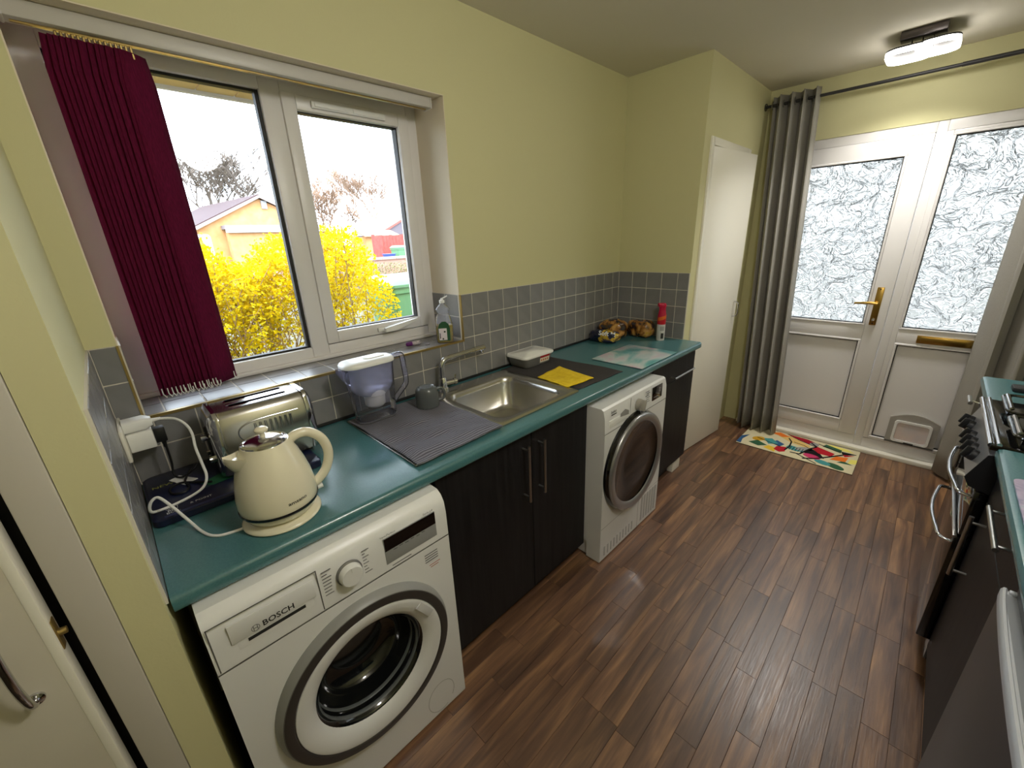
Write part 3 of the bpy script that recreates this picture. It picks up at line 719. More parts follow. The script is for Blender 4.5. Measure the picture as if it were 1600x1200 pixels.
# ------------------------------------------------------------------ sink base unit
def bar_handle(parent, p0, p1, n, r=.006, off=.034, inset=.02):
    p0, p1, n = Vector(p0), Vector(p1), Vector(n); d = (p1 - p0).normalized(); b = MB()
    b.tube([p0 + n * off, p1 + n * off], r, 12)
    for q in (p0 + d * inset, p1 - d * inset): b.tube([q - n * .001, q + n * off], r * .72, 10)
    return b.build('handle', m_steelbar, parent)
def cabinet(name, loc, label, x0, x1, y0, y1, fx, doors, face=1, zk=.10, group=None, top=ZC - .04):
    """x0..x1 carcass; fx front plane; doors = [(name, y0, y1, z0, z1, handle p0, p1)]"""
    c = thing(name, loc, label, 'cabinet', group)
    b = MB(); t = .016; xa, xb = min(x0, x1), max(x0, x1)
    b.box(xa, xb, y0, y0 + t, zk, top); b.box(xa, xb, y1 - t, y1, zk, top); b.box(xa, xb, y0 + t, y1 - t, zk, zk + t)
    bx = (xa, xa + .008) if face > 0 else (xb - .008, xb)
    b.box(bx[0], bx[1], y0 + t, y1 - t, zk + t, top)
    b.build('carcass', m_cab, c, smooth=0)
    pk = (x1 - .05, x1 - .034) if face > 0 else (x1 + .034, x1 + .05)
    MB().box(pk[0], pk[1], y0, y1, 0.0, zk).build('plinth', m_black, c, smooth=0)
    for (nm, a, e, z0, z1, h0, h1) in doors:
        q = (fx - .019, fx) if face > 0 else (fx, fx + .019)
        dd = MB().box(q[0], q[1], a + .0015, e - .0015, z0, z1, .0015, 1).build(nm, m_cab, c)
        bar_handle(dd, h0, h1, (face, 0, 0))
    return c
cabinet('sink_cabinet', (.30, 1.07, 0), 'black two-door cabinet under the sink', .03, .570, .655, 1.488, .590,
        [('door', .657, 1.112, .085, .865, (.59, 1.062, .578), (.59, 1.062, .826)), ('door', 1.112, 1.487, .085, .865, (.59, 1.152, .578), (.59, 1.152, .822))])
cb2 = cabinet('end_cabinet', (.30, 2.39, 0), 'black cabinet with one drawer at the far end of the worktop', .03, .570, 2.105, 2.681, .590,
        [('drawer', 2.107, 2.680, .722, .865, (.59, 2.325, .758), (.59, 2.60, .758)), ('door', 2.107, 2.680, .10, .718, (.59, 2.16, .44), (.59, 2.16, .68))])
b = MB(); b.box(.53, .574, 2.55, 2.66, 0, .070, .002); b.build('white_kick_block', m_whitepaint, cb2)

# ------------------------------------------------------------------ tumble dryer
td = thing('tumble_dryer', (.38, 1.79, 0), 'white tumble dryer with a black and silver round door', 'tumble dryer')
ty0, ty1, tx = 1.495, 2.090, .682
b = MB(); prof = [(.08, .10), (.60, .10), (.60, .006), (tx - .002, .006), (tx, .01), (tx, .722), (tx - .002, .725), (tx, .728), (tx - .003, .80), (tx - .012, .838), (tx - .022, .845), (.08, .845)]
b.loft([[Vector((x, ty0, z)) for x, z in prof], [Vector((x, ty1, z)) for x, z in prof]]); b.box(.08, .60, ty0 + .01, ty1 - .01, .01, .11)
b.build('body', m_white, td, smooth=25)
cyd, czd = 1.758, .492
b = MB(); b.lathe((0, cyd, czd), [(.262, tx - .002), (.262, tx + .012), (.256, tx + .026)], 'x', 80); dd = b.build('round_door', m_blackg, td, smooth=60)
b = MB(); b.lathe((0, cyd, czd), [(.2545, tx + .022), (.2555, tx + .033), (.248, tx + .040), (.220, tx + .038), (.213, tx + .030)], 'x', 80); b.build('silver_ring', m_silver, dd, smooth=60)
b = MB(); b.lathe((0, cyd, czd), [(.2145, tx + .031), (.209, tx + .026), (.12, tx + .030), (0, tx + .032)], 'x', 64); b.build('door_glass', mat('smoked_glass', S(16, 14, 13), 0.07, coat=0.4), dd, smooth=60)
b = MB(); seam(b, [(ty0, .725), (ty1, .725)], tx - .0002, .0013); seam(b, [(1.715, .728), (1.715, .838)], tx - .002, .0012); seam(b, [(ty0 + .004, .205), (ty1, .205)], tx - .0002, .0008); seam(b, [(1.865, .205), (1.865, .01)], tx - .0002, .0008)
split(b.build('panel_seam', mat('grey_seam', S(140, 139, 136), 0.7), td, smooth=0))
b = MB()
b.box(tx - .004, tx + .0012, 1.530, 1.695, .745, .782, .001); wd = b.build('water_drawer', m_white2, td)
b = MB(); b.prism([(tx + .0013, 1.62, .775), (tx + .0013, 1.694, .765), (tx + .0013, 1.694, .785), (tx + .0013, 1.66, .802), (tx + .0013, 1.62, .790)], (.0012, 0, 0)); b.build('finger_grip', mat('grip_grey', S(150, 149, 146), 0.5), wd)
b = MB(); b.lathe((tx - .001, 1.785, .785), [(.030, 0), (.030, .010), (.027, .020), (.02, .022), (0, .022)], 'x', 36); b.obox((tx + .028, 1.785, .785), (1, 0, 0), (0, .3, 1), (0, 1, -.3), .012, .027, .005, .002)
b.build('program_dial', mat('dial_silver', S(176, 172, 164), 0.3, 0.3), td)
b = MB(); b.box(tx - .003, tx + .0008, 1.930, 2.035, .755, .828, .001); dp = b.build('display', m_blackg, td)
b = MB(); 
for k, (a, e, z0, z1) in enumerate(((1.945, 1.965, .77, .772), (1.97, 1.99, .77, .772), (2.0, 2.012, .79, .792), (2.0, 2.012, .81, .812), (1.999, 2.001, .79, .812), (2.011, 2.013, .79, .812))): b.box(tx + .0007, tx + .0012, a, e, z0, z1)
tag(b.build('display_digits', mat('dim_digits', S(170, 172, 176), 0.5), dp, smooth=0), kind='stuff')
b = MB()
for k in range(6): b.box(tx - .0035, tx - .0004, 1.86 + (k % 2) * .01, 1.895 + (k % 2) * .008, .823 - k * .011, .825 - k * .011)
tag(b.build('fine_print', m_inkgrey, td, smooth=0), kind='stuff')
text('brand_lettering', 'beko', .022, m_ink, td, lambda u, v: (tx + .0006 - max(0, (.815 + v - .76)) * .07, 1.568 + u, .818 + v))
MB().box(tx - .0032, tx - .0004, 1.548, 1.588, .804, .8065).build('brand_underline', m_ink, td, smooth=0)
for k in range(10):                                                   # louvres of the air intake
    y = 1.53 + k * .030; MB().box(tx - .001, tx + .0015, y, y + .013, .028, .085, .001, 1).build('vent_louvre', mat('louvre_grey', S(190, 190, 190), 0.5) if k == 0 else bpy.data.materials['louvre_grey'], td)
for k in range(6):
    y = 1.900 + k * .030; MB().box(tx - .001, tx + .0015, y, y + .018, .03, .19, .001, 1).build('vent_louvre', bpy.data.materials['louvre_grey'], td)

# ------------------------------------------------------------------ sink, tap
sk = thing('sink', (.31, 1.05, ZC), 'stainless steel sink bowl with drainer set into the worktop', 'sink')
def rr(cx, cy, hx, hy, r, z, n=8): return rrect(cx, cy, hx, hy, r, z, n)
bcx, bcy = .325, 1.228
b = MB(); n = 8
o1 = rr(.305, 1.2325, .25, .2475, .018, ZC + .0005, n); o2 = rr(.305, 1.2325, .25, .2475, .018, ZC + .006, n); o3 = rr(.305, 1.2325, .243, .2405, .015, ZC + .0085, n)
i0 = rr(bcx, bcy, .190, .200, .062, ZC + .0065, n); i1 = rr(bcx, bcy, .183, .193, .058, ZC + .002, n); i2 = rr(bcx, bcy, .178, .188, .056, ZC - .02, n)
i3 = rr(bcx, bcy, .166, .176, .055, ZC - .125, n); i4 = rr(bcx, bcy, .145, .155, .05, ZC - .146, n); i5 = rr(bcx, bcy, .04, .04, .03, ZC - .152, n)
b.loft([o1, o2, o3, i0, i1, i2, i3, i4, i5], False, True); b.build('bowl', m_sink, sk, smooth=50)
b = MB(); b.lathe((bcx, bcy, ZC - .152), [(.04, .002), (.038, .004), (.02, .001), (0, .0005)], 'z', 28); b.build('plughole', m_chrome, sk)
b = MB(); b.box(.055, .555, .618, .985, ZC + .0005, ZC + .007, .003)
for k in range(7): b.box(.11, .52, .67 + k * .045, .682 + k * .045, ZC + .006, ZC + .0095, .002)
b.build('drainer', m_sink, sk)
tp = thing('mixer_tap', (.062, 1.083, ZC + .008), 'chrome swan neck mixer tap swung along the wall', 'tap')
tx0, ty_ = .062, 1.083; zb = ZC + .0085
b = MB(); b.lathe((tx0, ty_, zb), [(.026, 0), (.026, .006), (.020, .012), (.0185, .055), (.016, .06), (0, .06)], 'z', 28); b.build('body', m_chrome, tp)
b = MB(); pth = smoothpath([(tx0, ty_, zb + .05), (tx0, ty_, zb + .105), (tx0, ty_ + .006, zb + .128), (tx0, ty_ + .024, zb + .142), (tx0, ty_ + .06, zb + .145), (tx0, 1.29, zb + .150)], 6)
b.tube(pth, .0125, 16); b.build('spout', m_chrome, tp)
b = MB(); b.tube([(tx0, 1.280, zb + .150), (tx0, 1.345, zb + .151)], .0135, 18); b.tube([(tx0, 1.330, zb + .148), (tx0, 1.330, zb + .128)], .0115, 16); b.build('nozzle', m_chrome, tp)
b = MB(); b.tube([(tx0, ty_, zb + .03), (tx0 + .012, ty_ + .055, zb + .03)], .0125, 16); b.tube([(tx0 + .012, ty_ + .053, zb + .03), (tx0 + .0145, ty_ + .067, zb + .03)], .0155, 16)
b.tube([(tx0 + .013, ty_ + .06, zb + .038), (tx0 + .016, ty_ + .063, zb + .065)], .0038, 8); b.build('lever', m_chrome, tp)

# ------------------------------------------------------------------ kettle, its base and cable
kx, ky = .493, .2535
kt = thing('kettle', (kx, ky, ZC + .018), 'cream dome-shaped kettle with a chrome lid', 'kettle')
b = MB(); kp = [(.0, ZC + .019), (.074, ZC + .019), (.080, ZC + .023), (.0865, ZC + .036), (.0905, ZC + .050), (.0915, ZC + .062), (.0905, ZC + .085), (.086, ZC + .115), (.078, ZC + .147), (.068, ZC + .177), (.0595, ZC + .197), (.0545, ZC + .208), (.053, ZC + .213), (.050, ZC + .213)]
b.lathe((kx, ky, 0), kp, 'z', 64); b.build('body', m_cream, kt, smooth=50)
b = MB(); b.lathe((kx, ky, ZC), [(.0898, .042), (.0915, .0425), (.0926, .047), (.0926, .0495), (.0917, .0500)], 'z', 64); b.build('band', mat('dark_chrome_band', S(70, 72, 76), 0.15, 0.9), kt)
b = MB(); b.lathe((kx, ky, ZC), [(.0515, .2125), (.0508, .217), (.045, .220), (.043, .2185), (.030, .224), (.012, .2275), (0, .228)], 'z', 56); ld = b.build('lid', m_chrome, kt, smooth=50)
b = MB(); b.lathe((kx, ky, ZC), [(.007, .2265), (.0055, .234), (.007, .238), (.0145, .242), (.0155, .247), (.011, .252), (0, .2535)], 'z', 28); split(b.build('knob', m_cream, ld, smooth=50))
sp = Vector((.03, -1, 0)).normalized(); sr = sp.cross(Vector((0, 0, 1)))
def sploop(d, z0, zt_, w, fl):
    c = Vector((kx, ky, 0)) + sp * d
    return [c + sr * w + Vector((0, 0, zt_)), c + sr * w * .9 + Vector((0, 0, z0 * .5 + zt_ * .5)), c + sr * w * .4 + Vector((0, 0, z0 + fl)), c + Vector((0, 0, z0)), c - sr * w * .4 + Vector((0, 0, z0 + fl)), c - sr * w * .9 + Vector((0, 0, z0 * .5 + zt_ * .5)), c - sr * w + Vector((0, 0, zt_)), c + Vector((0, 0, zt_ - .012 * (1 if d > .06 else .4)))]
b = MB(); b.loft([sploop(.052, ZC + .125, ZC + .198, .034, .01), sploop(.068, ZC + .148, ZC + .199, .024, .008), sploop(.082, ZC + .172, ZC + .203, .013, .006), sploop(.090, ZC + .189, ZC + .206, .006, .003)])
b.build('spout', m_cream, kt, smooth=60)
hdir = Vector((.05, 1, 0)).normalized(); K = Vector((kx, ky, ZC))
pth = smoothpath([K + hdir * .050 + Vector((0, 0, .196)), K + hdir * .072 + Vector((0, 0, .207)), K + hdir * .102 + Vector((0, 0, .203)), K + hdir * .130 + Vector((0, 0, .173)), K + hdir * .139 + Vector((0, 0, .130)), K + hdir * .126 + Vector((0, 0, .087)), K + hdir * .100 + Vector((0, 0, .061)), K + hdir * .086 + Vector((0, 0, .058))], 6)
b = MB(); b.tube(pth, [.0125] * len(pth), 16); b.build('handle', m_cream, kt, smooth=60)
b = MB(); b.tube([K + hdir * .085 + Vector((0, 0, .038)), K + hdir * .107 + Vector((0, 0, .040))], [.005, .007], 12); b.build('switch', m_white2, kt)
def kmap(u, v):
    a = math.radians(14) + u / .0915; z = ZC + .073 + v; r = .0918 - max(0, v) * .06
    return (kx + r * math.cos(a), ky + r * math.sin(a), z)
text('brand_lettering', 'amsano', .0125, m_ink, kt, kmap, bold=.0002, xs=1.25)
kb = thing('power_stand', (kx, ky, ZC), 'cream round power stand with a white lead under the kettle', 'power stand')
b = MB(); b.lathe((kx, ky, ZC), [(0, 0), (.088, 0), (.0925, .004), (.0925, .007), (.088, .011), (.070, .015), (.066, .018), (0, .018)], 'z', 64); b.build('dish', m_cream, kb, smooth=50)
cab = smoothpath([(.085, .088, 1.122), (.10, .120, 1.116), (.13, .139, 1.100), (.155, .145, 1.075), (.18, .141, 1.04), (.21, .142, 1.0), (.235, .141, .969), (.25, .126, .948), (.262, .096, .940), (.272, .055, .938), (.281, .022, .941), (.292, .010, .950), (.298, .010, .966), (.300, .018, .982), (.303, .032, .987), (.33, .047, .972), (.36, .063, .947), (.385, .076, .925), (.415, .086, .9145), (.45, .098, .9135), (.471, .115, .9135), (.480, .137, .9135), (.486, .162, .914)], 5)
b = MB(); b.tube(cab, .0036, 10); b.build('cable', m_white2, kb)
so_ = thing('wall_socket', (.085, 0, 1.09), 'white double wall socket on the tiled end wall', 'socket')
b = MB(); b.box(.02, .166, .0, .009, 1.045, 1.135, .003); b.build('faceplate', m_whitepaint, so_)
pg = thing('kettle_plug', (.085, .01, 1.12), 'white plug of the kettle lead in the wall socket', 'plug')
b = MB(); b.loft([[Vector((.057 + .05 * (p.x + .5), .0095, 1.105 + .034 * (p.y + .5))) for p in rrect(0, 0, .5, .5, .2, 0, 4)], [Vector((.057 + .05 * (p.x + .5), .055, 1.105 + .034 * (p.y + .5))) for p in rrect(0, 0, .5, .5, .2, 0, 4)], [Vector((.066 + .034 * (p.x + .5), .072, 1.111 + .022 * (p.y + .5))) for p in rrect(0, 0, .5, .5, .3, 0, 4)]])
b.build('plug_body', m_white2, pg); b = MB(); b.tube([(.083, .070, 1.122), (.085, .092, 1.122)], [.0065, .0042], 10); b.build('strain_relief', m_white2, pg)
ua = thing('charger_plug', (.085, .01, 1.07), 'white cube charger plug below the kettle plug', 'plug')
b = MB(); b.box(.058, .110, .0095, .066, 1.050, 1.1035, .004); b.build('charger_body', m_white2, ua)
bc = thing('black_lead', (.08, .07, .93), 'black cable with a black connector hanging from the charger plug', 'cable')
b = MB(); b.box(.072, .100, .0665, .092, 1.056, 1.100, .003); b.build('connector', m_black, bc)
pth = smoothpath([(.086, .082, 1.056), (.087, .083, 1.03), (.086, .082, .98), (.088, .078, .952), (.10, .082, .938), (.13, .10, .945), (.14, .125, .965), (.13, .135, .972), (.125, .115, .955), (.15, .095, .938), (.19, .10, .9365), (.215, .085, .9365), (.20, .06, .9365), (.16, .06, .9365), (.15, .085, .9375), (.18, .12, .9368), (.21, .15, .9365)], 5)
b = MB(); b.tube(pth, .0030, 8); b.tube([(.086, .082, 1.062), (.086, .082, 1.035)], [.006, .004], 8); b.build('lead', m_black, bc)

# ------------------------------------------------------------------ printed flat box, toaster
bx = thing('flat_box', (.175, .22, ZC), 'dark navy flat printed box lying under the toaster', 'box')
m_navy = mat('navy_printed_card', S(17, 20, 44), 0.3, noise=(5, S(26, 34, 70), 0.6)); ZB = ZC + .022
b = MB(); b.loft([rrect(.172, .215, .145, .205, .02, ZC, 5), rrect(.172, .215, .15, .21, .022, ZC + .003, 5), rrect(.172, .215, .15, .21, .022, ZB - .003, 5), rrect(.172, .215, .146, .206, .02, ZB, 5)]); b.build('card_box', m_navy, bx, smooth=40)
m_green = mat('green_print', S(30, 92, 62), 0.4); m_lime = mat('lime_print', S(150, 152, 70), 0.5)
b = MB(); b.prism([(.19, .125, ZB), (.165, .175, ZB), (.19, .205, ZB), (.22, .20, ZB), (.225, .15, ZB)], (0, 0, .0004)); b.prism([(.235, .10, ZB), (.237, .101, ZB), (.205, .19, ZB), (.203, .189, ZB)], (0, 0, .0005)); tag(b.build('green_print', m_green, bx, smooth=0), kind='stuff')
bm_ = lambda x, y: (lambda u, v: (x - v, y + u, ZB + .0005))
text('box_lettering', 'NEW', .022, m_lime, bx, bm_(.118, .046))
text('box_lettering', 'BEST', .014, m_teal_txt, bx, bm_(.262, .050)); text('box_lettering', 'BEST', .014, m_teal_txt, bx, bm_(.274, .050)); text('box_lettering', 'BEV', .014, m_teal_txt, bx, bm_(.286, .050)); text('box_lettering', 'BOIL', .014, m_teal_txt, bx, bm_(.298, .050)); text('box_lettering', '& POINT', .013, m_teal_txt, bx, bm_(.284, .112))
b = MB()
for k in range(3): b.box(.306 + k * .004, .3072 + k * .004, .03, .38, ZB - .0005, ZB + .0004)
b.build('line_print', mat('dim_blue_print', S(70, 78, 130), 0.5), bx, smooth=0)
cd = MB(); cd.prism([(.100, .062, ZB + .001), (.165, .092, ZB + .001), (.150, .125, ZB + .001), (.086, .088, ZB + .001)], (0, 0, .0015)); tag(cd.build('paper_label', m_white2), 'small white paper slip on the navy box beside the cables', 'paper')
to = thing('toaster', (.155, .315, ZB), 'brushed steel two-slot toaster standing behind the kettle', 'toaster')
def tprof(hx, zt, y, cx=.155):
    pts = [(-hx * .94, 0), (hx * .94, 0), (hx, .02), (hx * 1.0, zt * .5), (hx * .96, zt * .80)]
    for k in range(5): a = k / 4 * PI / 2; pts.append((hx * .94 - .03 + .03 * math.cos(a), zt - .035 + .035 * math.sin(a)))
    for k in range(5): a = PI / 2 + k / 4 * PI / 2; pts.append((-hx * .94 + .03 + .03 * math.cos(a), zt - .035 + .035 * math.sin(a)))
    pts += [(-hx * .96, zt * .80), (-hx, zt * .5), (-hx, .02)]
    return [Vector((cx + x, y, ZB + .012 + z)) for x, z in pts]
b = MB(); b.loft([tprof(.079, .190, .205), tprof(.080, .192, .212), tprof(.080, .192, .428), tprof(.079, .190, .435)]); tb = b.build('shell', m_toast, to, smooth=40)
for (ya, yb) in ((.178, .2045), (.4355, .462)):
    b = MB(); s = -1 if ya < .3 else 1
    if s < 0: b.loft([tprof(.062, .166, ya), tprof(.076, .184, ya + .007), tprof(.082, .196, ya + .016), tprof(.082, .196, yb)])
    else: b.loft([tprof(.082, .196, ya), tprof(.082, .196, yb - .016), tprof(.076, .184, yb - .007), tprof(.062, .166, yb)])
    b.build('end_cap', m_chrome, to, smooth=50)
b = MB(); zt_ = ZB + .012 + .192
for xc in (.128, .182):
    b.box(xc - .015, xc + .015, .238, .405, zt_ - .006, zt_ + .0012, .003)
sb = b.build('slot_rim', m_chrome, to)
for xc in (.128, .182): MB().box(xc - .010, xc + .010, .244, .399, zt_ - .004, zt_ + .0016, .001).build('slot', mat('slot_shade', S(10, 9, 9), 0.9, spec=0.0) if xc < .15 else bpy.data.materials['slot_shade'], to)  # solid dark slabs; the shade inside the slots is put into their colour
for k in range(8):
    MB().box(.2335, .2363, .285 + k * .014, .291 + k * .014, ZB + .112, ZB + .150, .0012, 1).build('embossed_rib', m_toast, tb)
b = MB()
b.tube(smoothpath([(.2355, .41, ZB + .158), (.2355, .30, ZB + .160), (.2355, .255, ZB + .15), (.2355, .242, ZB + .13), (.2355, .252, ZB + .108), (.2355, .275, ZB + .100)], 5), .0018, 6); b.build('embossed_line', m_toast, tb)
b = MB(); b.box(.148, .162, .173, .180, ZB + .035, ZB + .155, .002); b.build('lever_slot', m_black, to)
b = MB(); b.tube([(.155, .180, ZB + .12), (.155, .160, ZB + .12)], [.006, .012], 12); b.build('lever', m_chrome, to)
b = MB(); b.tube([(.185, .180, ZB + .06), (.185, .163, ZB + .06)], [.010, .012], 14); b.tube([(.125, .180, ZB + .06), (.125, .166, ZB + .06)], [.007, .008], 14); split(b.build('knob', m_chrome, to))
b = MB()
for x in (.105, .205):
    for y in (.215, .425): b.lathe((x, y, ZB + .0005), [(0, 0), (.012, 0), (.010, .013)], 'z', 12)
split(b.build('foot', m_black, to))

# ------------------------------------------------------------------ towels, cloths
def cloth(name, x0, x1, y0, y1, zf, m, label, cat, nx=44, ny=44, edge=.004, th=.003, skew=0.0):
    def f(u, v):
        x = x0 + (x1 - x0) * u + skew * (v - .5) * .04 + .004 * mnoise.noise(Vector((0, v * 4, 3.1))) ; y = y0 + (y1 - y0) * v + skew * (u - .5) * .05 + .004 * mnoise.noise(Vector((u * 4, 0, 7.7)))
        return Vector((x, y, zf(u, v)))
    o = MB().grid(f, nx, ny).build(name, m, smooth=80); solid(o, th, 1); return tag(o, label, cat)
def zwr(base, amp, fr, seed=0.0, lift=.0):
    def z(u, v):
        w = mnoise.noise(Vector((u * fr[0] + seed, v * fr[1], seed))); w2 = mnoise.noise(Vector((u * fr[0] * 2.3, v * fr[1] * 2.3 + seed, 4.0 + seed)))
        return base + amp * max(0, w * 1.2 + .25) + amp * .35 * max(0, w2) + lift * (u * v)
    return z
_tw = zwr(0, .016, (8.0, 2.4), 1.3)
cloth('tea_towel', .070, .568, .622, .985, lambda u, v: ZC + .0105 + _tw(u, v) * min(1, max(.12, (u - .30) / .18)) * min(1, .15 + 9 * min(v, 1 - v, 1 - u)), m_towel, 'ribbed grey towel spread over the sink drainer', 'towel', 90, 50)
cloth('drying_mat', .045, .545, 1.487, 1.838, zwr(ZC + .0005, .003, (3.0, 3.0), 5.3), m_towel2, 'dark grey drying mat between the sink and the glass board', 'mat', skew=.4)
def ycl(u, v):
    p = [Vector((.288, 1.490)), Vector((.273, 1.680)), Vector((.510, 1.650)), Vector((.493, 1.472))]
    q = (p[0] * (1 - v) + p[1] * v) * (1 - u) + (p[3] * (1 - v) + p[2] * v) * u
    return Vector((q.x + .003 * mnoise.noise(Vector((u * 5, v * 5, 1))), q.y + .003 * mnoise.noise(Vector((u * 5, v * 5, 9))), ZC + .0072 + .006 * max(0, mnoise.noise(Vector((u * 3, v * 3, 2.2))) + .15) + .006 * (1 - u) * v))
yc = MB().grid(ycl, 26, 26).build('cleaning_cloth', m_yellow, smooth=80); solid(yc, .004, 1); tag(yc, 'yellow square cleaning cloth on the dark grey mat', 'cloth')
b = MB(); b.box(.303, .612, 1.934, 2.342, ZC + .003, ZC + .008, .002); gb = thing('chopping_board', (.457, 2.138, ZC), 'teal and pink marbled glass chopping board on the far worktop', 'chopping board')
b.build('glass_slab', m_board, gb)
b = MB()
for x in (.325, .59):
    for y in (1.956, 2.32): b.lathe((x, y, ZC), [(0, 0), (.006, 0), (.006, .0032), (0, .0032)], 'z', 10)
split(b.build('foot', m_black, gb))

# ------------------------------------------------------------------ water filter jug
jx, jy = .128, .712; jz = ZC + .0175
jg = thing('filter_jug', (jx, jy, jz), 'clear plastic water filter jug with a white lid standing on the towel', 'jug')
def jl(hy, hx, z, oy=0.0, n=7): return rrect(jx, jy + oy, hx, hy, min(hx, hy) * .8, z, n)
b = MB(); b.loft([jl(.074, .043, jz + .004), jl(.078, .046, jz + .010), jl(.083, .048, jz + .09), jl(.093, .052, jz + .20, -.004), jl(.098, .054, jz + .225, -.006)], True, False)
jb = b.build('body', m_plastic, jg, smooth=60)
b = MB(); b.loft([jl(.078, .046, jz), jl(.080, .048, jz + .004), jl(.066, .036, jz + .0045), jl(.064, .034, jz + .0005)], False, False); b.build('foot_rim', m_milky, jg, smooth=60)
b = MB(); b.loft([jl(.090, .049, jz + .222, -.005), jl(.082, .045, jz + .135), jl(.074, .040, jz + .115), jl(.050, .034, jz + .100, .004)], False, False); b.build('funnel', m_milky, jg, smooth=60)
b = MB(); b.lathe((jx, jy + .004, jz), [(.040, .122), (.045, .112), (.045, .098), (.040, .094), (.038, .056), (.030, .048), (0, .046)], 'z', 32); b.lathe((jx, jy + .004, jz), [(.040, .122), (.03, .126), (0, .127)], 'z', 32); b.build('filter_cartridge', m_white2, jg)
b = MB(); b.loft([jl(.101, .057, jz + .222, -.006), jl(.102, .058, jz + .230, -.006), jl(.096, .053, jz + .238, -.006), jl(.060, .030, jz + .243, -.004)]); ldj = b.build('lid', m_white2, jg, smooth=50)
b = MB(); b.loft([rrect(jx, jy + .02, .026, .045, .02, jz + .242, 6), rrect(jx, jy + .02, .024, .042, .02, jz + .246, 6)]); b.build('lid_flap', m_white2, ldj, smooth=50)
b = MB(); b.loft([[Vector((jx + a * .028, jy - .092, jz + .16 + .06 * (k > 0))) for a, k in ((-1, 0), (1, 0), (1, 1), (-1, 1))], [Vector((jx + a * .012, jy - .122, jz + .207 + .016 * (k > 0))) for a, k in ((-1, 0), (1, 0), (1, 1), (-1, 1))]]); b.build('spout', m_plastic, jg, smooth=60)
b = MB(); hp = smoothpath([(jx, jy + .085, jz + .226), (jx, jy + .125, jz + .228), (jx, jy + .142, jz + .218), (jx, jy + .146, jz + .17), (jx, jy + .148, jz + .115), (jx, jy + .140, jz + .095), (jx, jy + .105, jz + .065), (jx, jy + .084, jz + .045)], 5)
b.tube(hp, .011, 12); b.build('handle', m_plastic, jg, smooth=60)

# ------------------------------------------------------------------ mug, tub, bread, spray
mx_, my = .186, .914; mz = ZC + .017
mg = thing('mug', (mx_, my, mz), 'grey mug turned upside down on the towel', 'mug')
b = MB(); b.lathe((mx_, my, mz), [(.043, .0), (.0475, 0), (.0478, .01), (.0475, .045), (.045, .068), (.040, .079), (.034, .083), (.031, .0815), (.028, .084), (.026, .0815), (0, .081)], 'z', 44); b.lathe((mx_, my, mz), [(.043, 0), (.043, .06), (.035, .075), (0, .076)], 'z', 44)
b.build('cup', m_greymug, mg, smooth=50)
hd_ = Vector((.30, .95, 0)).normalized(); Cm = Vector((mx_, my, mz)); hp = smoothpath([Cm + hd_ * .042 + Vector((0, 0, .064)), Cm + hd_ * .062 + Vector((0, 0, .066)), Cm + hd_ * .076 + Vector((0, 0, .045)), Cm + hd_ * .070 + Vector((0, 0, .02)), Cm + hd_ * .044 + Vector((0, 0, .014))], 6)
b = MB(); b.tube(hp, .006, 10); b.build('handle', m_greymug, mg, smooth=60)
tbx = thing('storage_tub', (.082, 1.655, ZC + .006), 'clear plastic storage tub with a white lid by the sink', 'tub')
tc_ = (.085, 1.658); tz = ZC + .0075
b = MB(); b.loft([rrect(*tc_, .062, .098, .02, tz, 5), rrect(*tc_, .065, .102, .022, tz + .004, 5), rrect(*tc_, .074, .115, .024, tz + .056, 5)], True, False); b.build('body', m_tub, tbx, smooth=50)
b = MB(); b.loft([rrect(*tc_, .079, .120, .026, tz + .052, 5), rrect(*tc_, .080, .121, .027, tz + .060, 5), rrect(*tc_, .076, .117, .024, tz + .065, 5), rrect(*tc_, .068, .108, .02, tz + .063, 5), rrect(*tc_, .066, .106, .02, tz + .0655, 5), rrect(*tc_, .03, .05, .01, tz + .066, 5), rrect(*tc_, .028, .048, .01, tz + .0685, 5)]); b.build('lid', m_white2, tbx, smooth=50)
b = MB(); b.loft([rrect(.082, 1.635, .05, .06, .02, tz + .003, 4), rrect(.082, 1.635, .052, .062, .02, tz + .028, 4), rrect(.078, 1.630, .03, .04, .01, tz + .036, 4)]); b.build('contents', mat('dark_grey_contents', S(80, 82, 88), 0.7, noise=(40, S(130, 130, 132), 0.8)), tbx, smooth=50)
b = MB(); tl_ = lambda y, z: Vector((.085 + .066 + (z - tz - .004) * .172 + .0006, y, z))
b.prism([tl_(1.66, tz + .012), tl_(1.735, tz + .012), tl_(1.735, tz + .038), tl_(1.66, tz + .038)], (.0004, 0, 0)); sl_ = b.build('sticker', mat('cream_sticker', S(236, 226, 206), 0.5), tbx, smooth=0)
b = MB(); b.prism([tl_(1.66, tz + .038), tl_(1.735, tz + .038), tl_(1.735, tz + .050), tl_(1.66, tz + .050)], (.0004, 0, 0)); b.build('sticker_band', mat('red_print_band', S(178, 26, 36), 0.5), tbx, smooth=0)
b = MB()
for k in range(4): b.prism([tl_(1.668 + k * .016, tz + .02) + Vector((.0005, 0, 0)), tl_(1.678 + k * .016, tz + .02) + Vector((.0005, 0, 0)), tl_(1.678 + k * .016, tz + .03) + Vector((.0005, 0, 0)), tl_(1.668 + k * .016, tz + .03) + Vector((.0005, 0, 0))], (.0003, 0, 0))
b.build('sticker_print', mat('orange_print', S(206, 120, 70), 0.5), sl_, smooth=0)

